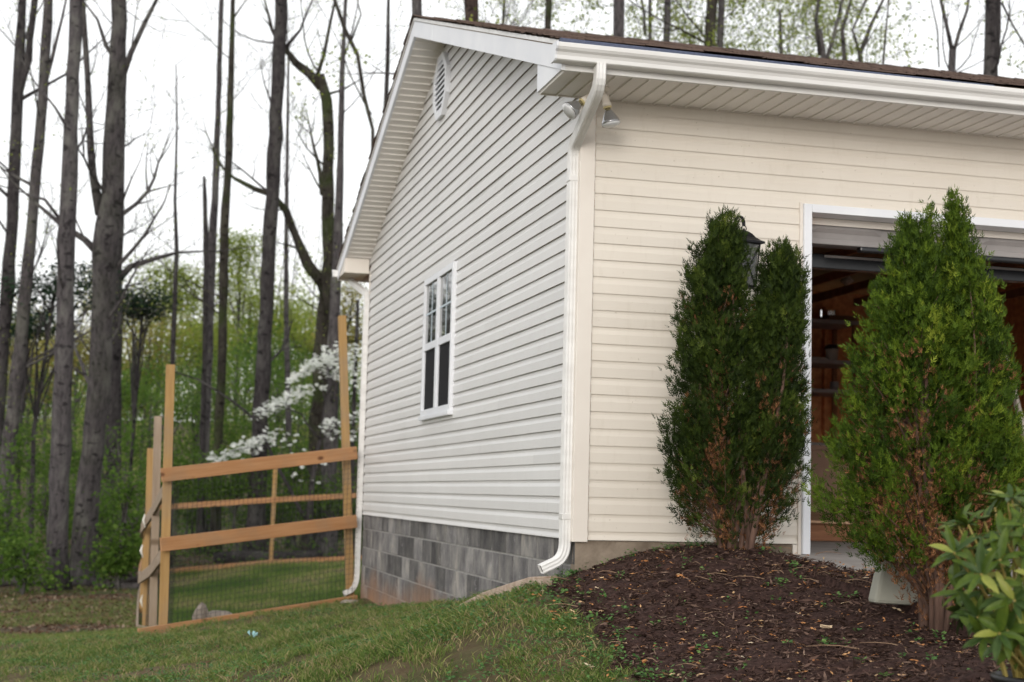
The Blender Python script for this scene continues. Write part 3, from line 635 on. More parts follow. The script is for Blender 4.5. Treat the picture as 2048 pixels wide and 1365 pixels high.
MB().lathe([(.062, 0), (.066, .003), (.076, .13), (.08, .132), (.08, .14), (.07, .141)], (5.36, 7.5, 1.9055), sides=20).build('pail', mt_pale, bk, smooth=True)
MB().lathe([(.082, .1415), (.082, .16), (.07, .19), (.03, .2)], (5.36, 7.5, 1.9055), sides=20).build('lid', mt_dk, bk, smooth=True)
tag(MB().box((5.00, 7.36, 1.906), (5.24, 7.6, 1.935)).build('tray', mt_pale, bevel=.006), 'shallow pale tray beside the bucket on a garage shelf', 'tray')
pk = thing('paint_can', (5.42, 7.55, 1.565), 'small pale paint can on the third garage shelf', 'can')
MB().lathe([(.05, 0), (.052, .002), (.052, .095), (.054, .1), (.048, .102)], (5.42, 7.55, 1.5655), sides=18).build('can_body', mt_grey, pk, smooth=True)
MB().lathe([(.046, .1025), (.046, .106), (.02, .107)], (5.42, 7.55, 1.5655), sides=18).build('lid', mt_pale, pk)
mt_ply = simple('plywood', (.42, .25, .15), (.52, .33, .21), 4, .7, stretch=(1, 1, 4)); mt_cab = simple('brown_panel', (.25, .15, .11), (.30, .19, .14), 4, .7)
cb_ = thing('cabinet', (3.6, 5.6, -.06), 'low brown panel cabinet standing on the garage floor', 'cabinet')
for xa in (2.62, 3.34, 4.06): MB().box((xa, 5.35, -.064), (xa+.705, 5.9, .78)).build('door_panel', mt_cab, cb_, bevel=.004)
MB().box((2.55, 5.32, .781), (4.85, 5.95, .83)).build('top', mt_cab, cb_, bevel=.004)
tag(MB().hexa([(2.1, 3.0, .10), (3.5, 3.0, .08), (3.6, 4.4, .16), (2.0, 4.4, .24), (2.1, 3.0, .12), (3.5, 3.0, .10), (3.6, 4.4, .18), (2.0, 4.4, .26)]).build('plywood_sheet', mt_ply, bevel=.002), 'tan plywood sheet lying tilted on lumber in the garage', 'plywood')
tag(board('lumber', (1.9, 4.45, .42), (3.6, 3.6, .03), .09, .04, mt_ply), 'pale length of lumber leaning down over the tan plywood sheet', 'lumber')
for y in (3.1, 4.2): tag(board('lumber', (1.7, y, .02), (3.7, y, .02), .16, .09, mt_shelf), 'dark squared timber under the tan plywood sheet', 'lumber', 'timbers under the plywood')
hb = thing('ceiling_lamp', (5.45, 7.3, 2.9), 'small pale lamp hanging under the garage trusses', 'lamp')
MB().lathe([(.01, 0), (.03, -.03), (.075, -.09), (.075, -.1), (.04, -.13), (.01, -.15)], (5.45, 7.3, 2.93), sides=14).build('shade', mt_pale, hb, smooth=True)
MB().tube([(5.45, 7.3, 3.3), (5.45, 7.3, 2.925)], .008, 6).build('cord', mt_dk, hb)
tag(board('leaning_board', (5.05, 2.75, -.05), (4.53, 2.75, 1.88), .06, .03, mt_pale, up=(0, 1, 0)), 'thin pale board leaning upright beside the garage cabinet', 'board')

# ------------------------------------------------------------------ edging board, pale stone, mulch litter
mt_edge = simple('weathered_edging', (.30, .22, .17), (.44, .35, .28), 7, .9, .5, 30, stretch=(.5, 4, 4))
eb = MB(); pts = [(-.43, 1.16), (-.33, .87), (-.25, .6), (-.17, .33), (-.09, .06)]
for i, (a, b) in enumerate(pts):
    zz = float(hgt(a, b)); top_ = zz+[.02, .072, .075, .07, .05][i]+random.uniform(-.004, .004); nx_, ny_ = .96*.02, .28*.02
    eb.v += [(a-nx_, b-ny_, zz-.08), (a+nx_, b+ny_, zz-.08), (a-nx_, b-ny_, top_-.004), (a+nx_, b+ny_, top_)]
for i in range(4):
    q = i*4; eb.f += [(q, q+4, q+6, q+2), (q+1, q+3, q+7, q+5), (q+2, q+6, q+7, q+3)]; eb.mi += [0]*3
eb.f += [(0, 2, 3, 1), (16, 17, 19, 18)]; eb.mi += [0, 0]
tag(eb.build('edging_board', mt_edge, bevel=.006), 'low weathered landscape edging board by the block foundation', 'edging')
mt_stone = simple('pale_stone', (.24, .24, .20), (.33, .325, .275), 3, .85, .3, 30)
sb = MB(); sz0 = float(mulch_z(.93, -2.28))-.02
bs = [(-.205, -.05), (.06, -.06), (.08, .06), (-.19, .06)]
sb.hexa([(.945+a, -2.25+b-.10*a, sz0+.01*(a < 0)) for a, b in bs]+[(.955+a*.72, -2.22+b*.8-.10*a, sz0+.21+(.02 if a < 0 else -.03)) for a, b in bs])
o = sb.build('landscape_stone', mt_stone, bevel=.018); tag(o, 'pale flat faced stone block half hidden by the arborvitae base', 'stone')

def scatter_flat(name, pts, z, size, aspect, mat, rnd, tilt=.5, curl=False):
    n = len(pts); C = np.stack([pts[:, 0], pts[:, 1], z], 1); D = rng.normal(size=(n, 3)); D[:, 2] *= tilt*.6; N = rng.normal(size=(n, 3))*tilt; N[:, 2] += 1
    L = size; V, F = leaf_arrays(C, D, N, L, L*aspect); return mesh_np(name, V, F, mat, rnd)
def sample(n, x0, x1, y0, y1): return np.stack([rng.uniform(x0, x1, n), rng.uniform(y0, y1, n)], 1)
mt_chip = leafmat('mulch_chips', [(0, (.022, .012, .009)), (.5, (.062, .036, .028)), (.85, (.125, .075, .058)), (1, (.22, .15, .115))], 0, .95)
P_ = sample(90000, -.6, 1.45, -4.3, 0); P_ = P_[in_mulch(P_[:, 0], P_[:, 1])+(vnoise(P_[:, 0]+9, P_[:, 1]+9, .16, 5)-.5)*.16 > .02]
tag(link('mulch_chips', scatter_flat('mulch_chips', P_, mulch_z(P_[:, 0], P_[:, 1])+rng.uniform(-.012, .012, len(P_)), np.where(rng.random(len(P_)) < .06, rng.uniform(.05, .085, len(P_)), rng.uniform(.012, .045, len(P_))), .20, mt_chip, rng.random(len(P_)), .45)), 'dark shredded mulch pieces covering the bed', 'mulch', kind='stuff')
mt_litter = leafmat('fallen_catkins', [(0, (.40, .16, .06)), (.5, (.55, .27, .11)), (.85, (.62, .42, .23)), (1, (.68, .58, .43))], .1, .8)
P_ = sample(1500, -.7, 1.4, -4.3, -.05); P_ = P_[in_mulch(P_[:, 0], P_[:, 1]) > -.15]; k = len(P_)
C = np.stack([P_[:, 0], P_[:, 1], mulch_z(P_[:, 0], P_[:, 1])+.008], 1); a_ = rng.uniform(0, 6.28, k); L = rng.uniform(.012, .036, k); D = np.stack([np.cos(a_), np.sin(a_), rng.normal(size=k)*.25], 1)
D2 = np.stack([np.cos(a_+.8), np.sin(a_+.8), rng.normal(size=k)*.3], 1); UPN = np.tile([0, 0, 1.], (k, 1))+rng.normal(size=(k, 3))*.5
V1, F1 = leaf_arrays(C, D, UPN, L, L*.35); V2, F2 = leaf_arrays(C+unit(D)*L[:, None]*.45+unit(D2)*L[:, None]*.3, D2, UPN, L*.7, L*.3); r_ = rng.random(k)
tag(link('bed_litter', mesh_np('bed_litter', np.r_[V1, V2], np.r_[F1, F2+len(V1)], mt_litter, np.r_[r_, r_])), 'orange brown fallen catkins and leaf bits on the mulch', 'litter', kind='stuff')
mt_twig = simple('dry_twig', (.20, .12, .075), (.32, .21, .13), 20, .9)
tw = MB()
for _ in range(60):
    x, y = rng.uniform(-.35, 1.3), rng.uniform(-4, -.2); a_ = rng.uniform(0, 6.28); L_ = rng.uniform(.05, .22); z_ = float(mulch_z(x, y))+.008
    q = [np.array([x+math.cos(a_)*L_*t+rng.normal()*.008, y+math.sin(a_)*L_*t+rng.normal()*.008, z_+.012*math.sin(3*t)]) for t in (0, .35, .7, 1)]; tw.tube(q, [.0022, .002, .0016, .001], 4)
tag(tw.build('fallen_twigs', mt_twig), 'thin dry twigs lying on the mulch', 'twigs', kind='stuff')
for (u_, v_, s_, lab, c_) in ((1385, 1333, .055, 'curled reddish brown oak leaf lying on the mulch', (.26, .11, .07)), (1652, 1302, .035, 'small pale tan leaf lying on the mulch', (.55, .42, .28)), (1290, 1256, .03, 'small twisted orange leaf on the mulch near the lawn', (.50, .22, .08))):
    q = at(u_, v_, 6.7); zq = float(mulch_z(q[0], q[1])); lv = MB(); ns = 8; a0 = rng.uniform(0, 6.28)
    for i in range(ns):
        t = i/(ns-1); w_ = s_*.42*math.sin(math.pi*(t*.94+.03))*(1 if i % 2 else .72)+.001
        for j in (-1, 0, 1): lx_, ly_ = (t-.5)*s_*1.6, j*w_; lv.v.append((q[0]+lx_*math.cos(a0)-ly_*math.sin(a0), q[1]+lx_*math.sin(a0)+ly_*math.cos(a0), zq+.012+.4*s_*(t-.5)**2+abs(j)*.012))
    for i in range(ns-1):
        for j in range(2): lv.f.append((i*3+j, i*3+j+1, i*3+j+4, i*3+j+3)); lv.mi.append(0)
    tag(lv.build('fallen_leaf', simple('dry_leaf', c_, tuple(x*1.3 for x in c_), 60, .8)), lab, 'leaf')
# weeds in the mulch: rosettes of rounded leaves
mt_weed = leafmat('weed_leaf', [(0, (.055, .13, .040)), (.5, (.095, .20, .055)), (1, (.17, .28, .08))], .25, .5)
Cs, Ds, Ns, Ls, Ws = [], [], [], [], []
spots = [(rng.uniform(-.6, 1.2), rng.uniform(-4, -.1)) for _ in range(130)]
spots += [(mulch_l(y)+rng.normal()*.13, y) for y in rng.uniform(-3.2, .05, 190)]+[(x, -.12+rng.normal()*.06) for x in rng.uniform(.2, .8, 26)]
spots += [tuple(np.array([-.05, .02])+rng.normal(size=2)*.05) for _ in range(16)]+[tuple(np.array([-.15, .3])+rng.normal(size=2)*.05) for _ in range(12)]
for (x, y) in spots:
    if in_mulch(x, y) < -.35 and x > -.2: pass
    z_ = float(mulch_z(x, y)) if in_mulch(x, y) > 0 else float(hgt(x, y))+.01
    s_ = rng.uniform(.010, .022); hh = rng.uniform(.01, .05)
    for _ in range(rng.integers(5, 13)):
        a_ = rng.uniform(0, 6.28); d = np.array([math.cos(a_), math.sin(a_), rng.uniform(-.2, .7)]); c_ = np.array([x, y, z_+hh*rng.random()])+d*s_*rng.uniform(.5, 1.6)
        Cs.append(c_); Ds.append(d); Ns.append(np.array([0, 0, 1])+rng.normal(size=3)*.35); Ls.append(s_*rng.uniform(.8, 1.5)); Ws.append(s_*rng.uniform(.6, 1.0))
V, F = leaf_arrays(np.array(Cs), np.array(Ds), np.array(Ns), np.array(Ls), np.array(Ws))
tag(link('weeds', mesh_np('weeds', V, F, mt_weed, rng.random(len(F)))), 'small green weeds sprouting through the mulch and its edge', 'weeds', kind='stuff')

# ------------------------------------------------------------------ arborvitae
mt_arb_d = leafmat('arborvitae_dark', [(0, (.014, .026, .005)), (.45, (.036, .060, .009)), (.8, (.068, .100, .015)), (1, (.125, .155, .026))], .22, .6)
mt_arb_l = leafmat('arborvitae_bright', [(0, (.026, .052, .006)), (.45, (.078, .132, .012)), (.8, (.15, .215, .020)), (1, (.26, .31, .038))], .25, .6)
mt_dead = leafmat('dead_spray', [(0, (.085, .040, .02)), (.5, (.18, .08, .036)), (1, (.36, .17, .08))], .15, .8)
mt_bark = simple('arborvitae_bark', (.085, .048, .034), (.17, .10, .075), 9, .9, .7, 20, stretch=(3, 3, .7))
SPRAY = [(.0, 0, .1, .42), (.34, 0, -.08, .42), (.68, 0, .05, .40), (.10, .03, .75, .40), (.18, -.03, -.75, .40), (.16, .20, .35, .34), (.26, -.20, -.35, .34), (.42, .03, .65, .36), (.50, -.03, -.65, .34)]
def sprays(O, D, N, S):
    """flat fan sprays: origin, direction, plane normal, size"""
    D = unit(D); B = unit(np.cross(N, D)); Vs, Fs, n0 = [], [], 0
    for (f, b, ang, ln_) in SPRAY:
        C = O+(D*f+B*b)*S[:, None]; d = D*math.cos(ang)+B*math.sin(ang); L = S*ln_
        C = C+d*(L*.5)[:, None]; nn = np.cross(d, B)+rng.normal(size=D.shape)*.25
        v, f_ = leaf_tris(C, d, N+rng.normal(size=D.shape)*.3, L*rng.uniform(.8, 1.2, len(L)), S*.135); Vs.append(v); Fs.append(f_+n0); n0 += len(v)
    return np.concatenate(Vs), np.concatenate(Fs)
def arborvitae(name, label, ub, vb, dep, lobes, ncl, mat, dead_amt, zmin_open, seed, ssc=1.):
    global rng
    keep_ = rng; rng = np.random.default_rng(seed)
    b = at(ub, vb, dep); s = FPX/dep; zb_ = float(mulch_z(b[0], b[1])); R = np.array([RIGHT[0], RIGHT[1], 0]); R /= np.linalg.norm(R); Q = np.array([-R[1], R[0], 0])
    root = thing(name, (b[0], b[1], zb_), label, 'shrub'); O, D, N, S, rr = [], [], [], [], []; dO, dD, dN, dS = [], [], [], []
    stems = MB(); tw_ = MB()
    for lobe in lobes:
        vz = np.array([(vb-v)/s for v, u, h in lobe]); uc = np.array([(u-ub)/s for v, u, h in lobe]); hw = np.array([h/s for v, u, h in lobe])
        o_ = np.argsort(vz); vz, uc, hw = vz[o_], uc[o_], hw[o_]; ht = vz[-1]
        wts = np.linspace(vz[0], ht, 200); pr = np.interp(wts, vz, hw)+.02; pr /= pr.sum()
        for c_ in range(ncl):
            h = rng.choice(wts, p=pr); a_ = rng.uniform(0, 2*math.pi); rad = np.interp(h, vz, hw)*(rng.uniform(.55, 1.06) if rng.random() < .85 else rng.uniform(.3, .6))
            cx = np.interp(h, vz, uc)
            T = b+R*(cx+rad*math.cos(a_))+Q*(rad*math.sin(a_)*.92); T[2] = zb_+h
            hb_ = max(.05, h-rng.uniform(.16, .34)); A = b+R*np.interp(hb_, vz, uc)*min(1, .3+hb_/ht); A[2] = zb_+hb_
            d = unit((T-A)[None])[0]; d = unit((d+np.array([0, 0, .35]))[None])[0]
            front = -Q.dot(T-b)/(np.interp(h, vz, hw)+.05); inner = abs(cx+rad*math.cos(a_)-np.interp(h, vz, uc))/(np.interp(h, vz, hw)+.02)
            pdead = dead_amt*max(0, 1.1-h/(ht*.75))*(1.2-inner)
            if h < zmin_open and rng.random() < .80*(1.05-h/zmin_open*.6)*(1.25-inner*.8): continue
            dead = rng.random() < pdead; ns = (int(rng.integers(46, 68)/ssc) if h > zmin_open else rng.integers(20, 34)) if not dead else rng.integers(16, 30)
            t = rng.random(ns)**.8; Lc = rng.uniform(.13, .22)
            base = T[None]-d[None]*(t*Lc)[:, None]+rng.normal(size=(ns, 3))*(.012+.030*t)[:, None]
            dd = d[None]*.9+rng.normal(size=(ns, 3))*.42+np.array([0, 0, .25]); nn = rng.normal(size=(ns, 3))
            ss = rng.uniform(.030, .054, ns)*ssc
            if dead: dO.append(base-d*rng.uniform(.02, .09)); dD.append(dd+rng.normal(size=(ns, 3))*.4); dN.append(nn); dS.append(ss*.85)
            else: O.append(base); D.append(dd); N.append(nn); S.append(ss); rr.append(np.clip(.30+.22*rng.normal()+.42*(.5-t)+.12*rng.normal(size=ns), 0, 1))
            if c_ % 3 == 0 or h < zmin_open*1.3: tw_.tube([A+(T-A)*.1, A+(T-A)*.55+[0, 0, -.015], T-d*.04], [.0045, .003, .0012], 4)
        for k_ in range(7):
            a_ = rng.uniform(0, 6.28); r0 = rng.uniform(.02, .10); q = []
            for t in np.linspace(0, 1, 7):
                h = t*ht*.80; q.append(b+R*(np.interp(max(h, vz[0]), vz, uc)*min(1, .15+t*1.1)+math.cos(a_)*r0*(1+t*(1-t)*1.5))+Q*math.sin(a_)*r0*(1+t*(1-t)*1.5)+np.array([0, 0, h-.02])*0+np.array([0, 0, zb_+h-.03-b[2]]))
            MB().tube(q, list(np.linspace(.019, .004, 7)*rng.uniform(.7, 1.15)), 7, rough=.12).build('stem', mt_bark, root, smooth=True)
    tag(tw_.build('branchlets', mt_bark, root), kind='stuff')
    O, D, N, S, rr = map(np.concatenate, (O, D, N, S, rr)); V, F = sprays(O, D, N, S)
    tag(link('foliage', mesh_np('foliage', V, F, mat, np.clip(np.tile(rr, len(SPRAY))+rng.normal(size=len(F))*.06, 0, 1)), root), kind='stuff')
    O, D, N, S = map(np.concatenate, (dO, dD, dN, dS)); V, F = sprays(O, D, N, S)
    tag(link('dead_foliage', mesh_np('dead_foliage', V, F, mt_dead, rng.random(len(F))), root), 'rust brown dried sprays', kind='stuff')
    rng = keep_; return root
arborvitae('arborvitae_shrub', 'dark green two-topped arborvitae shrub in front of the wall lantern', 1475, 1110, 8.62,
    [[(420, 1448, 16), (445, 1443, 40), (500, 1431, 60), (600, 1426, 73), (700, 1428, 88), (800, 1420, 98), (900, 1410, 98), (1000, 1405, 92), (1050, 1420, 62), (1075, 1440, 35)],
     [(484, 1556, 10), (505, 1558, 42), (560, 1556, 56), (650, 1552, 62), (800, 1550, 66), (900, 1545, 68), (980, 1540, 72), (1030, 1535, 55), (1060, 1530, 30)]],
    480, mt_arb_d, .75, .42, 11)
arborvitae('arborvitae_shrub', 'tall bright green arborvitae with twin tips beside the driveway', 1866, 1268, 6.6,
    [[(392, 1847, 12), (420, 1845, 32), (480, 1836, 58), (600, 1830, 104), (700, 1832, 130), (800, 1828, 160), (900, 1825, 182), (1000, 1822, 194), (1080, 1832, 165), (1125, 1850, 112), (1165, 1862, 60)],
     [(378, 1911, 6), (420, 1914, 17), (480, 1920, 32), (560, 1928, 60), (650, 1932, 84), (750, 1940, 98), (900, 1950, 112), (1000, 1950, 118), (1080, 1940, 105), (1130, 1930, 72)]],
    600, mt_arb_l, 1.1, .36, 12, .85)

# ------------------------------------------------------------------ potted leafy shrub at the bed's corner
mt_pot = simple('black_pot', (.012, .012, .013), None, rough=.4); mt_soil = simple('straw_soil', (.30, .20, .11), (.45, .32, .19), 30, .95, .8, 60)
mt_leafs = [simple('rhodo_leaf', (.034, .066, .008), (.078, .118, .014), 22, .48, .2, 60, spec=.18), simple('rhodo_leaf_blue', (.022, .048, .009), (.045, .080, .016), 22, .45, .2, 60, spec=.22), simple('rhodo_leaf_yellow', (.16, .19, .028), (.24, .25, .045), 25, .45, spec=.35)]
mt_stem = simple('yellow_green_stem', (.27, .21, .05), (.36, .29, .08), 9, .6)
pc = at(2075, 1352, 4.55); gz = float(mulch_z(pc[0], pc[1])); rp = thing('potted_shrub', (pc[0], pc[1], gz), 'leafy shrub with yellow green stems in a black nursery pot', 'shrub')
ph = max(.10, pc[2]-gz)
MB().lathe([(.10, -.01), (.105, 0), (.128, ph-.02), (.135, ph-.018), (.137, ph), (.125, ph+.002), (.12, ph-.03), (.02, ph-.028)], (pc[0], pc[1], gz), sides=28).build('pot', mt_pot, rp, smooth=True)
MB().lathe([(.119, 0), (.05, .006), (.004, .008)], (pc[0], pc[1], gz+ph-.032), sides=20).build('soil', mt_soil, rp)
def leaf_mesh(mat, L=.105, Wd=.042, fold=.25, curl=.35):
    V, F = [], []; ns = 7
    for i in range(ns):
        t = i/(ns-1); w = Wd*.5*(math.sin(math.pi*min(1, t**.85*.97+.02))**.75)+.0006; x = L*t*math.cos(curl*t*.6); z = -L*curl*t*t*.45
        for j in (-1, -.5, 0, .5, 1): V.append((x, w*j, z+abs(j)*w*fold-(.0015 if j == 0 else 0)))
    for i in range(ns-1):
        for j in range(4): q = i*5+j; F.append((q, q+1, q+6, q+5))
    return mesh_np('leaf', V, F, mat, smooth=True)
LM = [leaf_mesh(mt_leafs[i], L_, W_, f_, c_) for i, L_, W_, f_, c_ in ((0, .088, .024, .35, .3), (0, .080, .024, .25, .8), (1, .088, .025, .3, .15), (2, .074, .022, .3, .6), (1, .070, .020, .35, .6), (0, .098, .028, .2, .35))]
r5 = np.random.default_rng(5)
base_ = pc+np.array([0, 0, .0]); base_[2] = gz+ph-.03
tips = [((1982, 1239), (1923, 1186), 4.45), ((1985, 1235), (1941, 1183), 4.5), ((1990, 1165), (1936, 1049), 4.5), ((1985, 1180), (1925, 1100), 4.42), ((1960, 1150), (1915, 1050), 4.55),
        ((2030, 1100), (2016, 1000), 4.5), ((2050, 1090), (2038, 1003), 4.6), ((2015, 1170), (1990, 1015), 4.7), ((2020, 1200), (2000, 1120), 4.3), ((2060, 1150), (2045, 1060), 4.4),
        ((2010, 1230), (1960, 1140), 4.62), ((2030, 1260), (2012, 1190), 4.25), ((2060, 1200), (2060, 1110), 4.3), ((2010, 1270), (1955, 1235), 4.35), ((2040, 1280), (2015, 1262), 4.2),
        ((2100, 1150), (2110, 1020), 4.5), ((2110, 1200), (2150, 1100), 4.5), ((2080, 1180), (2085, 1060), 4.7), ((2040, 1230), (1985, 1190), 4.75)]
tips += [((m_[0]+r5.normal()*14, m_[1]+r5.normal()*14), (t_[0]+14+r5.normal()*26, t_[1]+22+r5.normal()*26), d_+r5.normal()*.12) for m_, t_, d_ in tips]+[((m_[0]+r5.normal()*14, m_[1]+20+r5.normal()*14), (t_[0]+25+r5.normal()*30, t_[1]+60+r5.normal()*30), d_+r5.normal()*.15) for m_, t_, d_ in tips[:14]]
for (m_, t_, d_) in tips:
    M_ = at(m_[0], m_[1], (4.55+d_)/2); T_ = at(t_[0], t_[1], d_); B_ = base_+np.r_[r5.normal(size=2)*.055, 0]
    q = [(1-t)**2*B_+2*t*(1-t)*M_+t*t*T_ for t in np.linspace(0, 1, 9)]
    MB().tube(q, list(np.linspace(.0054, .0034, 9)), 7).build('stem', mt_stem, rp, smooth=True)
    ax = unit((q[-1]-q[-2])[None])[0]
    for wh in range(2):
        O_ = q[-1] if wh == 0 else q[-1]-ax*r5.uniform(.07, .11); nl = 6 if wh == 0 else 2
        a0 = r5.uniform(0, 6.28); s1 = unit(np.cross(ax, [.3, .5, .8])[None])[0]; s2 = np.cross(ax, s1)
        for k in range(nl):
            a_ = a0+k*2*math.pi/nl+r5.normal()*.25; out = s1*math.cos(a_)+s2*math.sin(a_); el = r5.uniform(.2, 1.3) if wh == 0 else r5.uniform(-.1, .6)
            x_ = unit((out+ax*el+np.array([0, 0, -.05]))[None])[0]; up_ = ax*1.0-out*el*.5+np.array([0, 0, .4]); y_ = unit(np.cross(up_, x_)[None])[0]; z_ = np.cross(x_, y_)
            sc = r5.uniform(.75, 1.12); O2 = O_+out*.004
            mw = Matrix([[x_[i]*sc, y_[i]*sc, z_[i]*sc, O2[i]] for i in range(3)]+[[0, 0, 0, 1]])
            link('leaf', LM[int(r5.choice(6, p=[.27, .2, .16, .14, .08, .15]))], rp, mw)

# ------------------------------------------------------------------ fence round the back yard
def wood_mat(name, c1, c2, dark):
    mt, n, l, p = newmat(name); p.inputs['Roughness'].default_value = .75; p.inputs['Specular IOR Level'].default_value = .25
    oi = n.new('ShaderNodeObjectInfo'); t = n.new('ShaderNodeTexCoord'); ad = n.new('ShaderNodeVectorMath'); ad.operation = 'ADD'; cb = n.new('ShaderNodeCombineXYZ')
    ml = n.new('ShaderNodeMath'); ml.operation = 'MULTIPLY'; ml.inputs[1].default_value = 37; l.new(oi.outputs['Random'], ml.inputs[0])
    for k in range(3): l.new(ml.outputs[0], cb.inputs[k])
    l.new(t.outputs['Object'], ad.inputs[0]); l.new(cb.outputs[0], ad.inputs[1])
    mp = n.new('ShaderNodeMapping'); mp.inputs['Scale'].default_value = (.9, 16, 16); l.new(ad.outputs[0], mp.inputs[0])
    g = noise(n, l, mp.outputs[0], 2.0, 5, .6); c = ramp(n, l, g, [(.3, c1), (.7, c2)])
    mp2 = n.new('ShaderNodeMapping'); mp2.inputs['Scale'].default_value = (3.2, 0.0, 5.5); l.new(ad.outputs[0], mp2.inputs[0])
    vo = n.new('ShaderNodeTexVoronoi'); vo.inputs['Scale'].default_value = 1.0; l.new(mp2.outputs[0], vo.inputs['Vector'])
    c = mixc(n, l, ramp(n, l, vo.outputs['Distance'], [(.08, .95), (.17, 0)]), c, dark); c = mixc(n, l, ramp(n, l, noise(n, l, coords(n, l, (1, 1, 1), 'Position'), 2.2, 4, .6), [(.46, 0), (.68, .55)]), c, (.27, .20, .135)); l.new(c, p.inputs['Base Color']); bump(n, l, p, g, .35, .005); return mt
mt_rail = wood_mat('new_pine_rail', (.36, .175, .075), (.47, .255, .125), (.12, .045, .02))
mt_post = wood_mat('treated_pine_post', (.31, .185, .07), (.41, .26, .11), (.18, .09, .035))
mt_oldw = wood_mat('weathered_pine', (.26, .20, .15), (.36, .285, .215), (.12, .08, .05))
mt_wire = simple('dark_wire', (.018, .02, .018), None, rough=.6)
mt_tape = simple('white_wrap', (.70, .68, .62), None, rough=.7)
FA = np.array([-2.12, 7.16, 0]); FB = np.array([-.07, 8.02, 0]); FD = unit((FB-FA)[None])[0]; FN = np.array([-FD[1], FD[0], 0])
def fp(u, v, off=0.): return onplane(u, v, FA-FN*off, FN)
def wires(name, a, b, za0, za1, zb0, zb1, cell, r, par, off):
    """welded mesh between two posts"""
    a = np.array([a[0], a[1], 0.]); b = np.array([b[0], b[1], 0.]); L = np.linalg.norm(b-a); d = (b-a)/L; nn = np.array([-d[1], d[0], 0]); mb = MB()
    def rod(p, q): 
        t = unit((q-p)[None])[0]; s = nn*r; w = unit(np.cross(t, nn)[None])[0]*r
        mb.add([p-s-w, p+s-w, p+s+w, p-s+w, q-s-w, q+s-w, q+s+w, q-s+w], [(0, 1, 5, 4), (1, 2, 6, 5), (2, 3, 7, 6), (3, 0, 4, 7)])
    for i in range(int(L/cell)+1):
        t = i*cell/L; p0 = a+d*i*cell-nn*off; rod(p0+[0, 0, za0+(zb0-za0)*t], p0+[0, 0, za1+(zb1-za1)*t])
    nz = int((za1-za0)/cell)
    for k in range(nz+1):
        rod(a-nn*off+[0, 0, za0+(za1-za0)*k/nz], b-nn*off+[0, 0, zb0+(zb1-zb0)*k/nz])
    o = mb.build(name, mt_wire, par); tag(o, kind='stuff'); return o
ff = thing('wire_fence', (-1.1, 7.6, float(hgt(-1.1, 7.6))), 'new pine rail fence panel with wire mesh joining the garage corner', 'fence', None)
zl = float(hgt(-2.12, 7.2))
pt = onplane(341, 730, (0, 7.215, 0), np.array([0, 1., 0]))
board('post', (-2.12, 7.215, zl-.25), (pt[0], pt[1]+.0, pt[2]), .09, .09, mt_post, ff, up=(0, 1, 0))
pr_ = onplane(703, 1190, (0, 8.10, 0), np.array([0, 1., 0])); pt2 = onplane(684, 632, (0, 8.10, 0), np.array([0, 1., 0]))
board('post', (pr_[0]+.0, pr_[1]+.02, pr_[2]-.2), (pt2[0], pt2[1], pt2[2]), .09, .085, mt_post, ff, up=(0, 1, 0))
for (ua, va, ub_, vb_, w_) in ((323, 951, 713, 906, .138), (321, 1090, 713, 1043, .138), (276, 1268, 714, 1200, .10)):
    board('rail', fp(ua, va, .065), fp(ub_, vb_, .065), w_, .036, mt_rail, ff)
wires('wire_mesh', FA[:2]+.02, FB[:2]-.02, fp(326, 1262)[2], fp(326, 965)[2], fp(712, 1196)[2], fp(712, 915)[2], .052, .0014, ff, .040)
fl_ = thing('wire_fence', (-2.15, 11, float(hgt(-2.15, 11))), 'sloping pine and wire fence run heading back from the corner post', 'fence')
lp = [(-2.14, 7.30), (-2.21, 9.85), (-2.29, 13.0), (-2.25, 16.2), (-2.2, 19.4), (-2.1, 22.5), (-2.0, 25.5)]
tops = [None, at(316, 833, 17.7)[2], at(300, 897, 20.8)[2], -.25, -.4, -.42, -.4]
rz_ = [.27, -.03, -.33, -.5, -.52, -.50, -.47]; rl = [-.42, -.74, -1.02, -1.15, -1.18, -1.15, -1.1]
for i in range(1, 7):
    x, y = lp[i]; z = float(hgt(x, y)); yp = np.array([0, 1., 0]); xb_ = onplane((306, 291)[i-1], 1268, (0, y, 0), yp)[0] if i < 3 else x+.06; xt_ = onplane((316, 301)[i-1], (833, 897)[i-1], (0, y, 0), yp) if i < 3 else (x+.06, 0, tops[i]); board('post', (xb_, y, z-.2), (xt_[0], y, xt_[2]), .09, .09, mt_post if i == 2 else (mt_oldw if i == 1 else mt_post), fl_, up=(0, 1, 0))
for i in range(6):
    for zz in (rz_, rl):
        (xa, ya), (xb, yb) = lp[i], lp[i+1]
        board('rail', (xa-.01, ya, zz[i]), (xb-.01, yb, zz[i+1]), .135 if i < 3 else .10, .034, mt_oldw if i < 3 else mt_rail, fl_)
    z0, z1 = float(hgt(*lp[i])), float(hgt(*lp[i+1])); wires('wire_mesh', lp[i], lp[i+1], z0, rz_[i], z1, rz_[i+1], .10, .0014 if i < 3 else .0025, fl_, .10)
    board('ground_board', (lp[i][0]-.01, lp[i][1], z0+.03), (lp[i+1][0]-.01, lp[i+1][1], z1+.03), .10, .034, mt_oldw, fl_)
for k, (u, v, d) in enumerate(((289, 1045, 19), (284, 1105, 20), (284, 1205, 20.8))):
    q = at(u, v, d); MB().tube([q+[0, 0, .10], q+[-.015, 0, .02], q+[.012, 0, -.07]], [.007, .018, .007], 7).build('white_wrap', mt_tape, fl_, smooth=True)
fb_ = thing('wire_fence', (.7, 26, float(hgt(.7, 26))), 'far pine rail fence closing the grassy yard below the woods', 'fence')
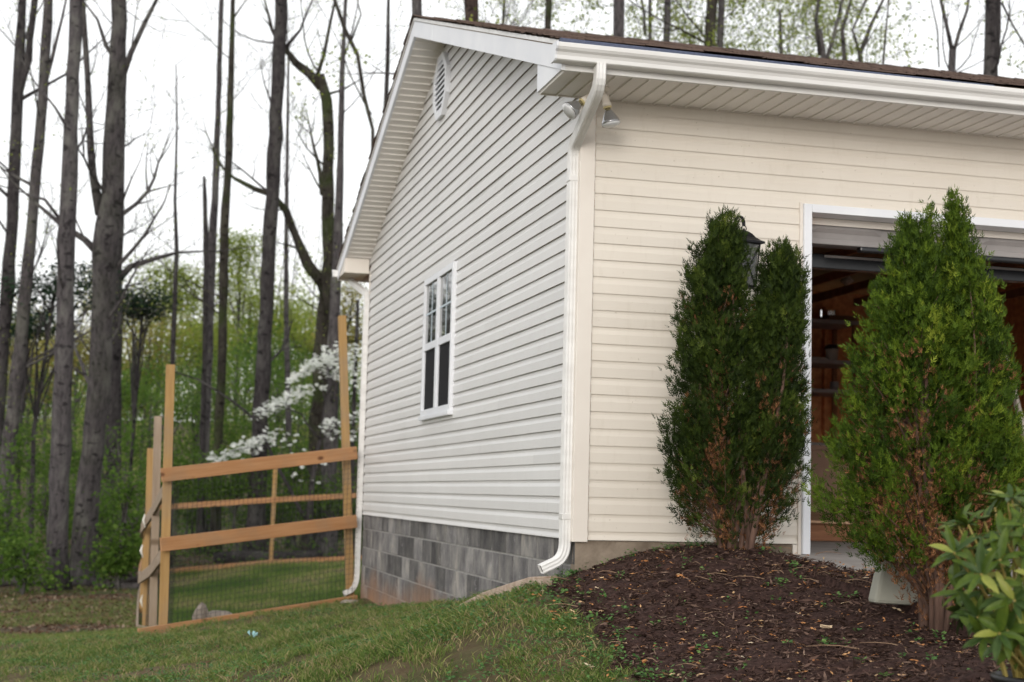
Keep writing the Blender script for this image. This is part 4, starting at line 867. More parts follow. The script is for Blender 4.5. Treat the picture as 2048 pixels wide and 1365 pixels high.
bp = [(-2.0, 25.55), (.76, 26.2), (3.4, 27.9)]; bz = [at(320, 1017, 33.2)[2], at(545, 1000, 34.4)[2], at(700, 988, 36)[2]]
for i, (x, y) in enumerate(bp):
    z = float(hgt(x, y)); board('post', (x, y+.07, z-.2), (x+(.02 if i == 1 else 0), y+.07, at(548, 936, 34.4)[2] if i == 1 else bz[i]+.3), .09, .09, mt_post, fb_, up=(0, 1, 0))
for i in range(2):
    (xa, ya), (xb, yb) = bp[i], bp[i+1]; board('rail', (xa, ya, bz[i]), (xb, yb, bz[i+1]), .12, .036, mt_rail, fb_)
    za, zb_ = float(hgt(xa, ya))+.06, float(hgt(xb, yb))+.06; board('rail', (xa, ya, za), (xb, yb, zb_), .12, .036, mt_rail, fb_)
    wires('wire_mesh', bp[i], bp[i+1], za, bz[i], zb_, bz[i+1], .1, .0022, fb_, -.03)
# stones in the yard and small litter
mt_rock = simple('grey_tan_rock', (.20, .17, .14), (.34, .29, .25), 6, .9, .6, 25)
def rock(u, v, d, sx_, sy_, sz_, label):
    q = at(u, v, d); z = float(hgt(q[0], q[1])); r0 = np.random.default_rng(int(u)); bm = bmesh.new(); bmesh.ops.create_icosphere(bm, subdivisions=2, radius=1)
    for w_ in bm.verts: w_.co = Vector((w_.co.x*sx_, w_.co.y*sy_, w_.co.z*sz_))*(1+r0.normal()*.09)+Vector((q[0], q[1], z+sz_*.35))
    me = bpy.data.meshes.new('rock'); bm.to_mesh(me); bm.free(); me.materials.append(mt_rock); return tag(link('rock', me), label, 'rock')
rock(402, 1228, 16.2, .09, .10, .16, 'upright tan rock behind the pine fence panel'); rock(440, 1232, 16.4, .17, .14, .08, 'low flat tan rock beside the upright rock behind the fence')
rock(700, 1204, 15.9, .10, .08, .03, 'flat pale stone by the downspout outlet at the far corner')
mt_blue = simple('pale_blue_plastic', (.30, .52, .55), None, rough=.4)
q = at(508, 1276, 11.97); q[2] = float(hgt(q[0], q[1])); r0 = np.random.default_rng(2); sc_ = MB()
for i in range(7):
    c_ = q+np.r_[r0.normal(size=2)*.018, .010+r0.random()*.02]; a = r0.normal(size=(3, 3))*.014; sc_.add([c_+a[0], c_+a[1], c_+a[2], c_-a[0]*.6], [(0, 1, 2), (0, 2, 3)])
tag(sc_.build('plastic_scrap', mt_blue), 'crumpled pale blue plastic scrap lying on the lawn', 'litter')

# ------------------------------------------------------------------ lawn
mt_grass = leafmat('grass_blade', [(0, (.42, .32, .19)), (.2, (.31, .28, .12)), (.4, (.18, .235, .06)), (.7, (.11, .18, .038)), (1, (.065, .125, .028))], .3, .6)
def grass(name, label, P_, hmin, hmax, width, colour, lean=.5, simple_=False):
    n = len(P_); z = ground(P_[:, 0], P_[:, 1]); a = rng.uniform(0, 6.28, n); hh = rng.uniform(hmin, hmax, n); w_ = width*rng.uniform(.6, 1.3, n)
    S = np.stack([np.cos(a), np.sin(a), 0*a], 1)*w_[:, None]; b_ = np.stack([P_[:, 0], P_[:, 1], z-.008], 1); ln_ = rng.normal(size=(n, 2))*lean*hh[:, None]
    mid = b_+np.c_[ln_*.35, hh*.6]; tip = b_+np.c_[ln_*1.0, hh*.95]
    V = np.stack([b_-S, b_+S, mid+S*.8, tip, mid-S*.8], 1).reshape(-1, 3); I = np.arange(n)[:, None]*5
    if simple_: V = np.stack([b_-S, b_+S, tip], 1).reshape(-1, 3); F = np.arange(3*n).reshape(n, 3); r_ = colour
    else: V = np.stack([b_-S, mid+S*.9, tip, mid-S*.9], 1).reshape(-1, 3); I = np.arange(n)[:, None]*4; F = np.concatenate([I+[0, 1, 3], I+[3, 1, 2]]); r_ = np.tile(colour, 2)
    return tag(link(name, mesh_np(name, V, F, mt_grass, r_)), label, 'grass', kind='stuff')
def dist(P_): return np.hypot(P_[:, 0]-CAM[0], P_[:, 1]-CAM[1])
P_ = sample(1300000, -7, .3, -3.6, 9); d_ = dist(P_)
m_ = (rng.random(len(P_)) < np.clip((7.5/d_)**1.6, 0, 1)) & (np.abs((P_[:, 0]-CAM[0])-(P_[:, 1]-CAM[1])*.26+.3) < .44*(P_[:, 1]-CAM[1])+.5)
out = (P_[:, 0] < -.015) | (P_[:, 1] < -.05); m_ &= out
em = in_mulch(P_[:, 0], P_[:, 1])+(vnoise(P_[:, 0]+9, P_[:, 1]+9, .16, 5)-.5)*.16
m_ &= (em < -.01+.10*(rng.random(len(P_))-.7))
pat = vnoise(P_[:, 0]+30, P_[:, 1]+30, .45, 21)*.6+vnoise(P_[:, 0]+30, P_[:, 1]+30, .14, 22)*.4
bare = vnoise(P_[:, 0]+30, P_[:, 1]+30, .8, 23)*.5+vnoise(P_[:, 0]+30, P_[:, 1]+30, .25, 24)*.5
m_ &= rng.random(len(P_)) < np.clip((pat-.22)*3.2, .10, 1)*np.clip((.62-bare)*5, .06, 1)
P_ = P_[m_]; pat = pat[m_]; P_ = P_[:210000]; pat = pat[:210000]
grass('lawn_grass', 'short patchy green lawn grass beside the garage', P_, .016, .060, .0032, np.clip(.50+(pat-.5)*1.0+rng.normal(size=len(P_))*.30, 0, 1), .8)
T_ = sample(900, -5, -.4, -3.4, 7.5); T_ = T_[in_mulch(T_[:, 0], T_[:, 1]) < -.03]; T_ = np.repeat(T_, 26, 0)+rng.normal(size=(len(T_)*26, 2))*.022
grass('grass_tufts', 'taller grass tufts standing out of the lawn', T_, .035, .10, .0030, np.clip(.42+rng.normal(size=len(T_))*.24, 0, 1), .7)
# low clover and broadleaf ground cover in the lawn
Q_ = sample(260000, -5.5, .0, -3.6, 8); d_ = dist(Q_); cl = vnoise(Q_[:, 0]+3, Q_[:, 1]+3, .3, 31)
m_ = (rng.random(len(Q_)) < np.clip((7/d_)**1.5, 0, 1)) & (cl > .45) & (in_mulch(Q_[:, 0], Q_[:, 1]) < .02) & (Q_[:, 0] < -.03); Q_ = Q_[m_][:48000]
tag(link('clover', scatter_flat('clover', Q_, ground(Q_[:, 0], Q_[:, 1])+rng.uniform(.010, .045, len(Q_)), rng.uniform(.010, .026, len(Q_)), .8, mt_weed, np.clip(rng.normal(size=len(Q_))*.2+.35, 0, 1), .4)), 'low clover and broad leaved weeds in the lawn', 'clover', kind='stuff')
# yard grass inside the fence, lusher
P_ = sample(200000, -2.1, 4.5, 8.3, 26); P_ = P_[(P_[:, 0] > -2.05) & ~((P_[:, 0] > .1) & (P_[:, 1] < 8.3))]; d_ = dist(P_); P_ = P_[rng.random(len(P_)) < np.clip((16/d_)**1.3, 0, 1)]
pat = vnoise(P_[:, 0]+30, P_[:, 1]+30, 1.1, 41); P_ = P_[rng.random(len(P_)) < np.clip(pat*2.4, .15, 1)][:110000]; pat = vnoise(P_[:, 0]+30, P_[:, 1]+30, 1.1, 41)
grass('yard_grass', 'lush green grass in the fenced yard', P_, .05, .15, .005, np.clip(.70+(pat-.5)*1.3+rng.normal(size=len(P_))*.24, .1, 1), .5, True)
P_ = sample(300000, -9, -2.2, 8.5, 24); d_ = dist(P_); P_ = P_[rng.random(len(P_)) < np.clip((13/d_)**1.3, 0, 1)*np.clip((23-P_[:, 1])/9, 0, 1)]; pat = vnoise(P_[:, 0]+30, P_[:, 1]+30, .9, 43); P_ = P_[pat > .28][:100000]
grass('verge_grass', 'thin rough grass at the edge of the woods', P_, .03, .09, .004, np.clip(.55+rng.normal(size=len(P_))*.24, 0, 1), .7, True)
# fallen leaves on lawn and forest floor
mt_fall = leafmat('fallen_leaf', [(0, (.055, .030, .020)), (.4, (.11, .062, .038)), (.75, (.18, .115, .075)), (1, (.30, .23, .17))], .1, .85)
P_ = np.r_[sample(1500, -5, -.1, -3.4, 8), sample(26000, -14, 6, 9, 45), sample(9000, -9, -2.3, 9.5, 20)]; keep_ = (P_[:, 1] < 8) | (P_[:, 1] > 26.3) | (P_[:, 0] < -2.3); P_ = P_[keep_]
keep_ = (P_[:, 1] > 8) | (rng.random(len(P_)) < np.clip(vnoise(P_[:, 0]+7, P_[:, 1]+7, .8, 51)*1.6-.35, .06, 1)); P_ = P_[keep_ & (in_mulch(P_[:, 0], P_[:, 1]) < 0)]
sz_ = np.where(P_[:, 1] < 8, rng.uniform(.012, .045, len(P_)), rng.uniform(.045, .085, len(P_)))
tag(link('leaf_litter', scatter_flat('leaf_litter', P_, ground(P_[:, 0], P_[:, 1])+.02, sz_, .62, mt_fall, rng.random(len(P_)), .5)), 'brown fallen leaves strewn over lawn and forest floor', 'leaves', kind='stuff')

# ------------------------------------------------------------------ woods
def bark_mat(name, c1, c2, moss=0, sc=1.):
    mt, n, l, p = newmat(name); p.inputs['Roughness'].default_value = .95; p.inputs['Specular IOR Level'].default_value = .15
    a = noise(n, l, coords(n, l, (16*sc, 16*sc, 4.5*sc), 'Position'), 1.0, 6, .75); b = noise(n, l, coords(n, l, (3, 3, 1.4), 'Position'), 1.0, 5, .65)
    d = noise(n, l, coords(n, l, (4, 4, 7), 'Position'), 1.1, 2, .5)
    c = ramp(n, l, a, [(.34, tuple(x*.7 for x in c1)), (.5, tuple((x+y)/2 for x, y in zip(c1, c2))), (.66, c2)]); c = mixc(n, l, ramp(n, l, b, [(.50, 0), (.66, .5)]), c, (min(1, c2[0]*1.7), min(1, c2[1]*1.85), min(1, c2[2]*1.65)))
    c = mixc(n, l, ramp(n, l, d, [(.60, 0), (.67, .85)]), c, tuple(x*.45 for x in c1))
    if moss: c = mixc(n, l, ramp(n, l, noise(n, l, coords(n, l, 1, 'Position'), 1.3, 4), [(.50, 0), (.64, moss)]), c, (.05, .07, .022))
    l.new(c, p.inputs['Base Color']); bump(n, l, p, a, 1.0, .06); return mt
BK = {'grey': bark_mat('bark_grey', (.050, .045, .049), (.128, .116, .119)), 'dark': bark_mat('bark_dark', (.030, .027, .029), (.085, .076, .078)),
      'moss': bark_mat('bark_mossy', (.026, .023, .019), (.075, .066, .056), .7), 'mid': bark_mat('bark_mid', (.048, .043, .046), (.125, .112, .113), .15),
      'brown': bark_mat('bark_brown', (.035, .024, .022), (.090, .064, .058))}
SPRING = leafmat('spring_leaf', [(0, (.13, .18, .03)), (.5, (.24, .31, .055)), (1, (.40, .44, .10))], .6, .6)
GREEN = leafmat('understory_leaf', [(0, (.045, .098, .018)), (.5, (.095, .175, .030)), (1, (.18, .275, .055))], .55, .6)
OLIVE = leafmat('olive_leaf', [(0, (.18, .18, .045)), (.5, (.31, .29, .08)), (1, (.46, .40, .13))], .6, .6)
DARKG = leafmat('evergreen_leaf', [(0, (.010, .026, .014)), (.6, (.022, .048, .024)), (1, (.040, .075, .034))], .15, .6)
WHITE = leafmat('dogwood_bract', [(0, (.62, .66, .62)), (.6, (.78, .80, .76)), (1, (.86, .87, .84))], .3, .6)
LEAF = {'spring': SPRING, 'green': GREEN, 'olive': OLIVE, 'dark': DARKG}

def rnd_unit(r): v = r.normal(size=3); return v/np.linalg.norm(v)
def grow(mb, p, d, L, rad, lev, r, tips, up=.12):
    """a wandering branch with side shoots; collects twig tips"""
    n = max(3, int(L/.35)); pts = [p]; rads = [rad]; q = p.copy(); dd = d.copy()
    for i in range(n):
        dd = dd+rnd_unit(r)*.22+np.array([0, 0, up]); dd /= np.linalg.norm(dd); q = q+dd*L/n; pts.append(q.copy()); rads.append(max(.004, rad*(1-.85*(i+1)/n)))
        if lev > 0 and i >= 1:
            for _ in range(1 if r.random() < .75 else 2):
                s = rnd_unit(r); s = s-dd*s.dot(dd); s /= np.linalg.norm(s); grow(mb, q, unit((dd*.7+s*.8)[None])[0], L*r.uniform(.3, .55), max(.004, rads[-1]*.62), lev-1, r, tips, up)
        if lev <= 1: tips.append(q.copy())
    mb.tube(pts, rads, 4 if rad < .02 else 6, cap=False)

def densify(pts, step):
    out = []
    for a, b in zip(pts[:-1], pts[1:]):
        k = max(1, int(np.linalg.norm(b[:3]-a[:3])/step)); out += [a+(b-a)*t for t in np.linspace(0, 1, k, endpoint=False)]
    return out+[pts[-1]]

def tree(name, label, dep, stem, limbs=(), bark='mid', twigs=6, leaf='spring', leaves=14, tufts=0, seed=0, top=5., twig_len=2.4, lsize=.05, tw_z=None, snapped=False, group=None, cat='tree'):
    r = np.random.default_rng(seed+100); s = FPX/dep
    S = [np.r_[at(u, v, dep), w/2/s] for u, v, w in stem]       # first entry is the highest point
    S = S[::-1]                                                  # now base first
    base = S[0].copy(); nxt = S[1]; gz = float(hgt(base[0], base[1]))
    if base[2] > gz+.1:
        d = (base[:3]-nxt[:3]); d = d/max(1e-6, abs(d[2])); b2 = base[:3]+d*(base[2]-gz)*.5; b2[2] = gz-.15
        S = [np.r_[b2, base[3]*1.25]]+S
    else: S[0][2] = gz-.15
    if not snapped and stem[0][1] < 5:
        d = S[-1][:3]-S[-2][:3]; d = d/np.linalg.norm(d); S.append(np.r_[S[-1][:3]+d*top+r.normal(size=3)*.1, max(.03, S[-1][3]*.5)])
    b0 = S[0][:3]; root = thing(name, (b0[0], b0[1], gz), label, cat, group)
    P_ = densify(S, .45); mb = MB(); pts = [q[:3]+(r.normal(size=3)*q[3]*.06 if 0 < i < len(P_)-1 else 0) for i, q in enumerate(P_)]
    rad = [q[3]*(1+r.normal()*.04)*(1+.35*math.exp(-max(0, q[2]-gz)/.35)) for q in P_]
    nside = 12 if max(rad) > .12 else 7
    mb.tube(pts, rad, nside, rough=.05)
    tips = []; lb = MB()
    for L_ in limbs:
        K = [np.r_[at(u, v, dep+(o_[0] if o_ else 0)), w/2/s] for u, v, w, *o_ in L_]; K = densify(K, .4)
        mb.tube([q[:3]+(r.normal(size=3)*q[3]*.10 if i else 0) for i, q in enumerate(K)], [q[3]*(1+r.normal()*.05) for q in K], 8, rough=.06)
        e = K[-1]; dd = unit((K[-1][:3]-K[-2][:3])[None])[0]
        if twigs:
            for q in K[len(K)//3::2]:
                grow(lb, q[:3], unit((rnd_unit(r)+dd*.7+np.array([0, 0, .5]))[None])[0], twig_len*.6*r.uniform(.5, 1), max(.006, q[3]*.3), 1, r, tips)
            if e[3] > .006 and not snapped: grow(lb, e[:3], dd, twig_len*.8, e[3]*.9, 1, r, tips)
    zlo, zhi = tw_z if tw_z else (3.5, 99)
    cand = [i for i, q in enumerate(P_) if zlo < q[2]-gz < zhi]
    for _ in range(twigs):
        if not cand: break
        i = cand[int(r.integers(len(cand)))]; a = r.uniform(0, 6.28); d = np.array([math.cos(a), math.sin(a), r.uniform(.2, .9)]); d /= np.linalg.norm(d)
        grow(lb, pts[i], d, twig_len*r.uniform(.6, 1.3), max(.008, rad[i]*.22), 2, r, tips)
    mb.build('trunk', BK[bark], root, smooth=True)
    if lb.v: tag(lb.build('branches', BK[bark], root), kind='stuff')
    C = []
    for t in tips:
        k = r.poisson(leaves/6.); C.append(t+r.normal(size=(k, 3))*.075)
    for _ in range(tufts):
        i = int(r.integers(len(pts))); c0 = pts[i]+rnd_unit(r)*rad[i]*1.2; C.append(c0+r.normal(size=(26, 3))*np.array([.16, .16, .26]))
    if C:
        C = np.concatenate(C)
        if len(C):
            V, F = leaf_cloud(C, lsize, .6); tag(link('crown', mesh_np('crown', V, F, LEAF[leaf], r.random(len(F))), root), kind='stuff')
    return root

T = tree
# left edge group
T('forest_tree', 'dark forked forest tree overgrown with green leaf tufts', 34, [(45, 0, 16), (36, 180, 22), (22, 480, 24), (5, 700, 27), (-18, 1000, 32)], [[(36, 200, 15), (56, 120, 14), (70, 0, 12), (76, -60, 9)], [(24, 400, 8), (-30, 350, 4)], [(40, 200, 8), (130, 150, 5), (210, 75, 2)]], 'dark', 9, tufts=14, seed=1, leaves=5)
T('forest_tree', 'slender grey brown forest tree leaning right beside the dark forked tree', 33, [(98, 0, 18), (85, 200, 20), (62, 480, 22), (40, 700, 26), (10, 950, 32)], [[(80, 210, 8), (115, 75, 6), (132, 0, 4)], [(62, 370, 8), (8, 340, 4)]], 'mid', 8, tufts=9, seed=2, leaves=5)
T('forest_tree', 'straight pale grey barked tree with dark branch scars beside the thick leaning trunk', 28.7, [(152, 0, 23), (145, 200, 27), (133, 480, 33), (128, 700, 36), (120, 900, 39), (116, 1060, 41), (118, 1175, 46)], [[(132, 455, 8), (90, 400, 6), (45, 385, 3)], [(142, 268, 8), (110, 215, 5), (70, 165, 3)]], 'grey', 6, seed=3, leaves=3)
T('forest_tree', 'thickest leaning forest trunk with a side stem forking upward', 30.5, [(238, 0, 28), (232, 200, 38), (224, 400, 42), (210, 500, 50), (205, 650, 46), (190, 850, 45), (175, 1000, 46), (163, 1160, 56)],
  [[(200, 430, 20), (185, 350, 16), (178, 200, 13), (168, 40, 10), (162, -40, 7)], [(240, 170, 14), (262, 105, 11), (290, 45, 9), (318, -10, 6)], [(230, 118, 10), (212, 92, 9), (195, 40, 5), (165, 0, 3)], [(208, 520, 16), (170, 480, 13), (120, 448, 10), (70, 405, 6)], [(238, 420, 6), (262, 360, 3), (280, 322, 1.5)]], 'mid', 7, seed=4, leaves=4)
T('forest_tree', 'dark trunk with a long bare limb reaching toward the dead snag', 38, [(246, 0, 15), (240, 260, 22), (232, 520, 27), (228, 800, 29), (228, 980, 32)], [[(236, 560, 16), (262, 535, 13), (310, 518, 9), (355, 506, 6), (402, 503, 4)]], 'dark', 5, seed=5, leaves=3)
T('forest_tree', 'thin black bare sapling rising behind the tall fence post', 36, [(352, 130, 2), (354, 250, 4), (350, 400, 6), (353, 505, 9), (348, 640, 10), (342, 800, 10), (340, 1000, 11)], [], 'dark', 10, seed=6, leaves=2, twig_len=1.6, tw_z=(3, 20))
T('forest_tree', 'straight pale grey pole tree between the dead snag and the dark pole tree', 42, [(443, 0, 9), (437, 200, 11), (430, 400, 14), (420, 560, 20), (412, 800, 20), (403, 1060, 22)], [], 'grey', 6, seed=7, leaves=3)
T('dead_snag', 'snapped dead trunk standing against the pale pole tree', 41, [(408, 353, 6), (410, 400, 9), (412, 500, 11), (410, 700, 11), (405, 900, 12), (402, 1050, 13)], [], 'dark', 0, seed=8, leaves=0, snapped=True)
T('forest_tree', 'dark slightly crooked pole tree to the right of the pale pole tree', 40, [(466, 0, 9), (463, 120, 12), (457, 330, 15), (448, 460, 17), (445, 700, 18), (436, 880, 19), (432, 1040, 21)], [[(468, 35, 4), (480, 18, 3), (498, -8, 2)]], 'moss', 6, tufts=4, seed=9, leaves=3)
T('forest_tree', 'tall thick black trunk with flaking bark behind the fenced yard', 38, [(563, 0, 27), (557, 150, 27), (546, 350, 28), (537, 520, 27), (528, 700, 29), (520, 860, 33), (512, 1030, 36)], [[(572, 95, 8), (600, 60, 5), (625, 0, 3)], [(548, 85, 5), (540, 86, 4)]], 'dark', 6, tufts=3, seed=10, leaves=3)
T('forest_tree', 'very thin grey trunk between the black trunk and the gnarled tree', 44, [(577, 110, 4), (575, 250, 6), (573, 420, 8), (572, 600, 10), (577, 850, 12), (580, 1040, 13)], [], 'grey', 8, seed=11, leaves=3, tw_z=(6, 20))
T('forest_tree', 'gnarled mossy tree with a bent top and a broken lower limb', 39, [(640, 150, 17), (655, 200, 22), (658, 300, 22), (655, 420, 24), (658, 520, 28), (650, 640, 38), (645, 800, 45), (640, 960, 52)],
  [[(642, 175, 20), (620, 150, 18), (592, 125, 16), (578, 108, 12)], [(652, 575, 26), (615, 530, 22), (590, 470, 16), (572, 420, 14), (545, 392, 13), (510, 378, 11), (470, 358, 8)], [(632, 160, 9), (648, 110, 8), (660, 50, 6), (672, -5, 5)], [(652, 190, 6), (685, 180, 4), (720, 160, 2)], [(648, 390, 16), (641, 350, 10)]], 'moss', 5, tufts=22, seed=12, leaves=9, lsize=.06)
T('forest_tree', 'pale straight trunk crossing in front of the gnarled mossy tree', 38, [(691, 0, 7), (684, 150, 11), (680, 350, 14), (676, 480, 19), (670, 620, 24), (664, 800, 28), (658, 980, 32)], [[(690, 110, 4), (705, 60, 3), (718, -5, 2)]], 'grey', 5, tufts=3, seed=13, leaves=5)
T('forest_tree', 'pair of thin arching stems close to the garage gable', 38, [(668, -5, 7), (690, 60, 9), (715, 110, 8), (728, 190, 7), (745, 260, 7), (748, 420, 10), (742, 700, 13), (738, 980, 15)], [[(700, 88, 5), (722, 30, 3), (712, -10, 2)], [(742, 230, 4), (700, 150, 3), (680, 90, 2)]], 'moss', 7, tufts=5, seed=14, leaves=6)
T('forest_tree', 'thin straight dark tree rising just behind the rake of the roof', 39, [(777, 0, 6), (775, 130, 9), (770, 260, 10), (764, 500, 12), (755, 950, 15)], [], 'dark', 6, seed=15, leaves=5)
T('forest_tree', 'thin slanting stem behind the far downspout', 38, [(716, 600, 6), (712, 700, 8), (706, 850, 9), (702, 1050, 10)], [], 'dark', 6, seed=16, leaves=4, tw_z=(2, 8), twig_len=1.5)
# trees seen over the roof
for i, (lab, dep, u0, u1, w, bk, tw_) in enumerate([('smooth grey trunk rising over the roof peak', 26, 833, 838, 19, 'grey', 3), ('stout purple grey trunk rising above the rake board', 26, 942, 950, 26, 'brown', 5), ('thin mossy trunk over the middle of the rake board', 34, 1098, 1090, 13, 'moss', 8),
        ('straight grey trunk above the gutter corner', 28, 1238, 1236, 21, 'grey', 5), ('slender grey trunk right of the straight grey trunk over the roof', 34, 1335, 1330, 14, 'grey', 7), ('mossy trunk in the leafy group over the roof', 32, 1424, 1415, 21, 'moss', 8), ('pale thin trunk next to the mossy trunk over the roof', 33, 1443, 1436, 13, 'grey', 5), ('dark trunk with a thinner twin stem at the far end of the ridge', 28, 1984, 1980, 25, 'dark', 7)]):
    limbs = [[(1990, 130, 14), (1996, 60, 11), (1998, -10, 8)], [(2003, 5, 5), (2025, 50, 4), (2052, 95, 4)]] if u0 == 1984 else ([[(1290, 70, 7), (1288, 30, 6), (1282, -10, 5)], ] if u0 == 1335 else ())
    T('forest_tree', lab, dep, [(u0, 0, w), ((u0+u1)/2, 90, w*1.04), (u1, 220, w*1.1), (u1+6, 900, w*1.35)], limbs, bk, tw_, leaf='spring', leaves=14, tufts=2, seed=30+i, tw_z=(8, 17), lsize=.075)
T('forest_tree', 'many-branched young tree spreading over the roof', 30, [(1640, 60, 9), (1652, 150, 13), (1655, 400, 16), (1658, 900, 20)], [[(1640, 110, 9), (1632, 40, 8), (1640, -10, 6)], [(1650, 130, 9), (1668, 70, 8), (1685, 0, 6)], [(1690, 140, 9), (1685, 60, 8), (1702, 0, 6)], [(1725, 150, 11), (1720, 110, 10), (1742, 50, 8), (1768, -5, 6)], [(1720, 110, 7), (1705, 60, 5), (1735, -5, 4)], [(1765, 140, 5), (1772, 60, 4), (1778, 0, 3)]], 'mid', 9, leaf='spring', leaves=18, seed=50, tw_z=(8, 15), lsize=.075)
T('forest_tree', 'bare Y-shaped tree standing against the white sky over the roof', 30, [(1905, 100, 13), (1903, 150, 16), (1902, 400, 18), (1900, 900, 22)], [[(1905, 105, 9), (1895, 60, 8), (1882, 0, 6), (1878, -30, 4)], [(1907, 105, 8), (1920, 60, 7), (1935, 20, 5), (1940, -20, 4)], [(1878, 135, 3), (1875, 60, 3), (1862, 0, 2)]], 'mid', 4, leaf='spring', leaves=6, seed=51, tw_z=(9, 15))
T('forest_tree', 'leafy young tree over the roof left of the mossy trunk', 36, [(1300, -10, 6), (1300, 80, 8), (1302, 400, 12), (1305, 900, 16)], [], 'mid', 22, leaf='spring', leaves=24, seed=52, tw_z=(9, 16), lsize=.085, twig_len=3)
T('forest_tree', 'leafy young tree filling the gap behind the many-branched tree', 40, [(1560, 20, 6), (1562, 100, 8), (1565, 400, 12), (1568, 900, 16)], [], 'mid', 20, leaf='spring', leaves=26, seed=53, tw_z=(10, 17), lsize=.085, twig_len=3)
T('forest_tree', 'light leafy tree over the roof peak with fine twigs', 40, [(1010, -10, 5), (1005, 60, 7), (1000, 400, 11), (998, 900, 15)], [], 'mid', 16, leaf='spring', leaves=12, seed=54, tw_z=(10, 17), lsize=.06, twig_len=3)

# understory saplings, shrubs and evergreens
def sapling(name, label, u, v, dep, ru, rv, leaf, n, lsize, seed, cat='tree', group=None, flat=.35, clumps=14, stemw=.04, bark='mid'):
    r = np.random.default_rng(seed); s = FPX/dep; c0 = at(u, v, dep); gx_, gy_ = c0[0]+r.normal()*.2, c0[1]; gz = float(hgt(gx_, gy_))
    root = thing(name, (gx_, gy_, gz), label, cat, group); R_ = np.array([RIGHT[0], RIGHT[1], 0]); Q_ = np.array([-R_[1], R_[0], 0]); a, b = ru/s, rv/s
    mb = MB(); C = []; top = c0+[0, 0, b*.7]; tr = [np.array([gx_, gy_, gz-.1]), (np.array([gx_, gy_, gz])+c0)/2+r.normal(size=3)*.1, c0, top]; mb.tube(tr, [stemw, stemw*.8, stemw*.55, .008], 6)
    for k in range(clumps):
        t = r.normal(size=3); t = t/np.linalg.norm(t)*r.random()**.4; t[2] = (r.uniform(-1.6, .9) if dep < 36 and leaf == 'green' else t[2]); cc = c0+R_*t[0]*a+Q_*t[1]*a*.8+np.array([0, 0, t[2]*b])
        if cc[2] < gz+.25: cc[2] = gz+.25+r.random()*.3
        st = tr[1]+(top-tr[1])*r.uniform(0, .9); mb.tube([st, (st+cc)/2+r.normal(size=3)*.08+[0, 0, .08], cc], [stemw*.4, stemw*.28, .005], 4, cap=False)
        k_ = max(6, int(n/clumps)); sp = np.array([a*.40, a*.40, b*.13+.06]); C.append(cc+r.normal(size=(k_, 3))*sp)
    mb.build('trunk', BK[bark], root); C = np.concatenate(C); C = C[C[:, 2] > hgt(C[:, 0], C[:, 1])+.04]
    V, F = leaf_cloud(C, lsize, .62, flat); tag(link('crown', mesh_np('crown', V, F, LEAF[leaf], np.clip(r.normal(size=len(F))*.22+.5, 0, 1)), root), kind='stuff'); return root
NEAR = [(12, 34, 'dark forked forest tree'), (45, 33, 'slender grey brown leaning tree'), (122, 28.7, 'straight pale grey barked tree'), (185, 30.5, 'thickest leaning trunk'), (230, 38, 'dark trunk with the long limb'), (345, 36, 'thin black bare sapling'), (408, 42, 'dead snag and pale pole tree'), (440, 40, 'dark crooked pole tree'), (522, 38, 'tall thick black trunk'), (578, 44, 'very thin grey trunk'), (642, 39, 'gnarled mossy tree'), (672, 38, 'pale straight trunk'), (708, 38, 'thin stem by the far downspout')]
US = [(20, 900, 36, 90, 70), (90, 1010, 31, 70, 60), (235, 930, 33, 80, 80), (255, 1010, 29, 55, 60), (300, 850, 44, 70, 90), (385, 830, 46, 80, 90), (470, 800, 48, 90, 110), (480, 960, 38, 70, 60), (560, 830, 46, 70, 90),
      (600, 930, 40, 80, 60), (640, 1000, 38, 70, 45), (690, 900, 42, 60, 80), (400, 1010, 42, 70, 45), (540, 1030, 41, 60, 40), (10, 1040, 28, 60, 60), (200, 860, 48, 80, 80), (700, 1030, 40, 50, 50), (60, 800, 50, 90, 90), (330, 960, 38, 60, 60), (130, 930, 40, 80, 70), (430, 900, 44, 80, 80), (520, 760, 54, 90, 80), (640, 780, 54, 80, 90), (350, 760, 54, 90, 80), (240, 790, 50, 70, 80), (580, 980, 42, 70, 50), (-20, 960, 30, 60, 80), (180, 1040, 34, 60, 45), (690, 800, 50, 50, 80), (45, 1120, 27, 55, 30), (240, 1105, 29, 40, 26), (265, 1060, 31, 40, 45), (150, 1010, 36, 70, 60)]
for i, (u, v, d, ru, rv) in enumerate(US):
    nm_ = min(NEAR, key=lambda q: abs(q[0]-u)); sapling('understory_sapling', 'bright green leafy sapling %s the %s' % ('in front of' if d < nm_[1] else 'behind', nm_[2]), u, v, d, ru, rv, 'green', 2600 if d > 34 else 1250, .095, 200+i, group='green understory saplings')
UL = [(420, 600, 62, 70, 90, 'spring'), (330, 590, 60, 70, 80, 'spring'), (500, 620, 66, 60, 70, 'spring'), (300, 700, 58, 80, 80, 'olive'), (160, 700, 55, 80, 80, 'olive'), (60, 690, 58, 80, 90, 'olive'), (610, 690, 64, 60, 70, 'spring'), (400, 700, 58, 80, 70, 'spring'), (540, 720, 60, 70, 70, 'green'), (230, 610, 62, 60, 70, 'olive'), (690, 650, 60, 50, 90, 'olive'), (480, 520, 64, 45, 60, 'spring'), (95, 770, 56, 80, 60, 'olive'), (255, 770, 58, 60, 60, 'spring'), (30, 740, 60, 70, 70, 'olive'), (560, 640, 70, 60, 60, 'spring'), (650, 700, 66, 50, 60, 'spring'), (450, 690, 70, 80, 60, 'spring')]
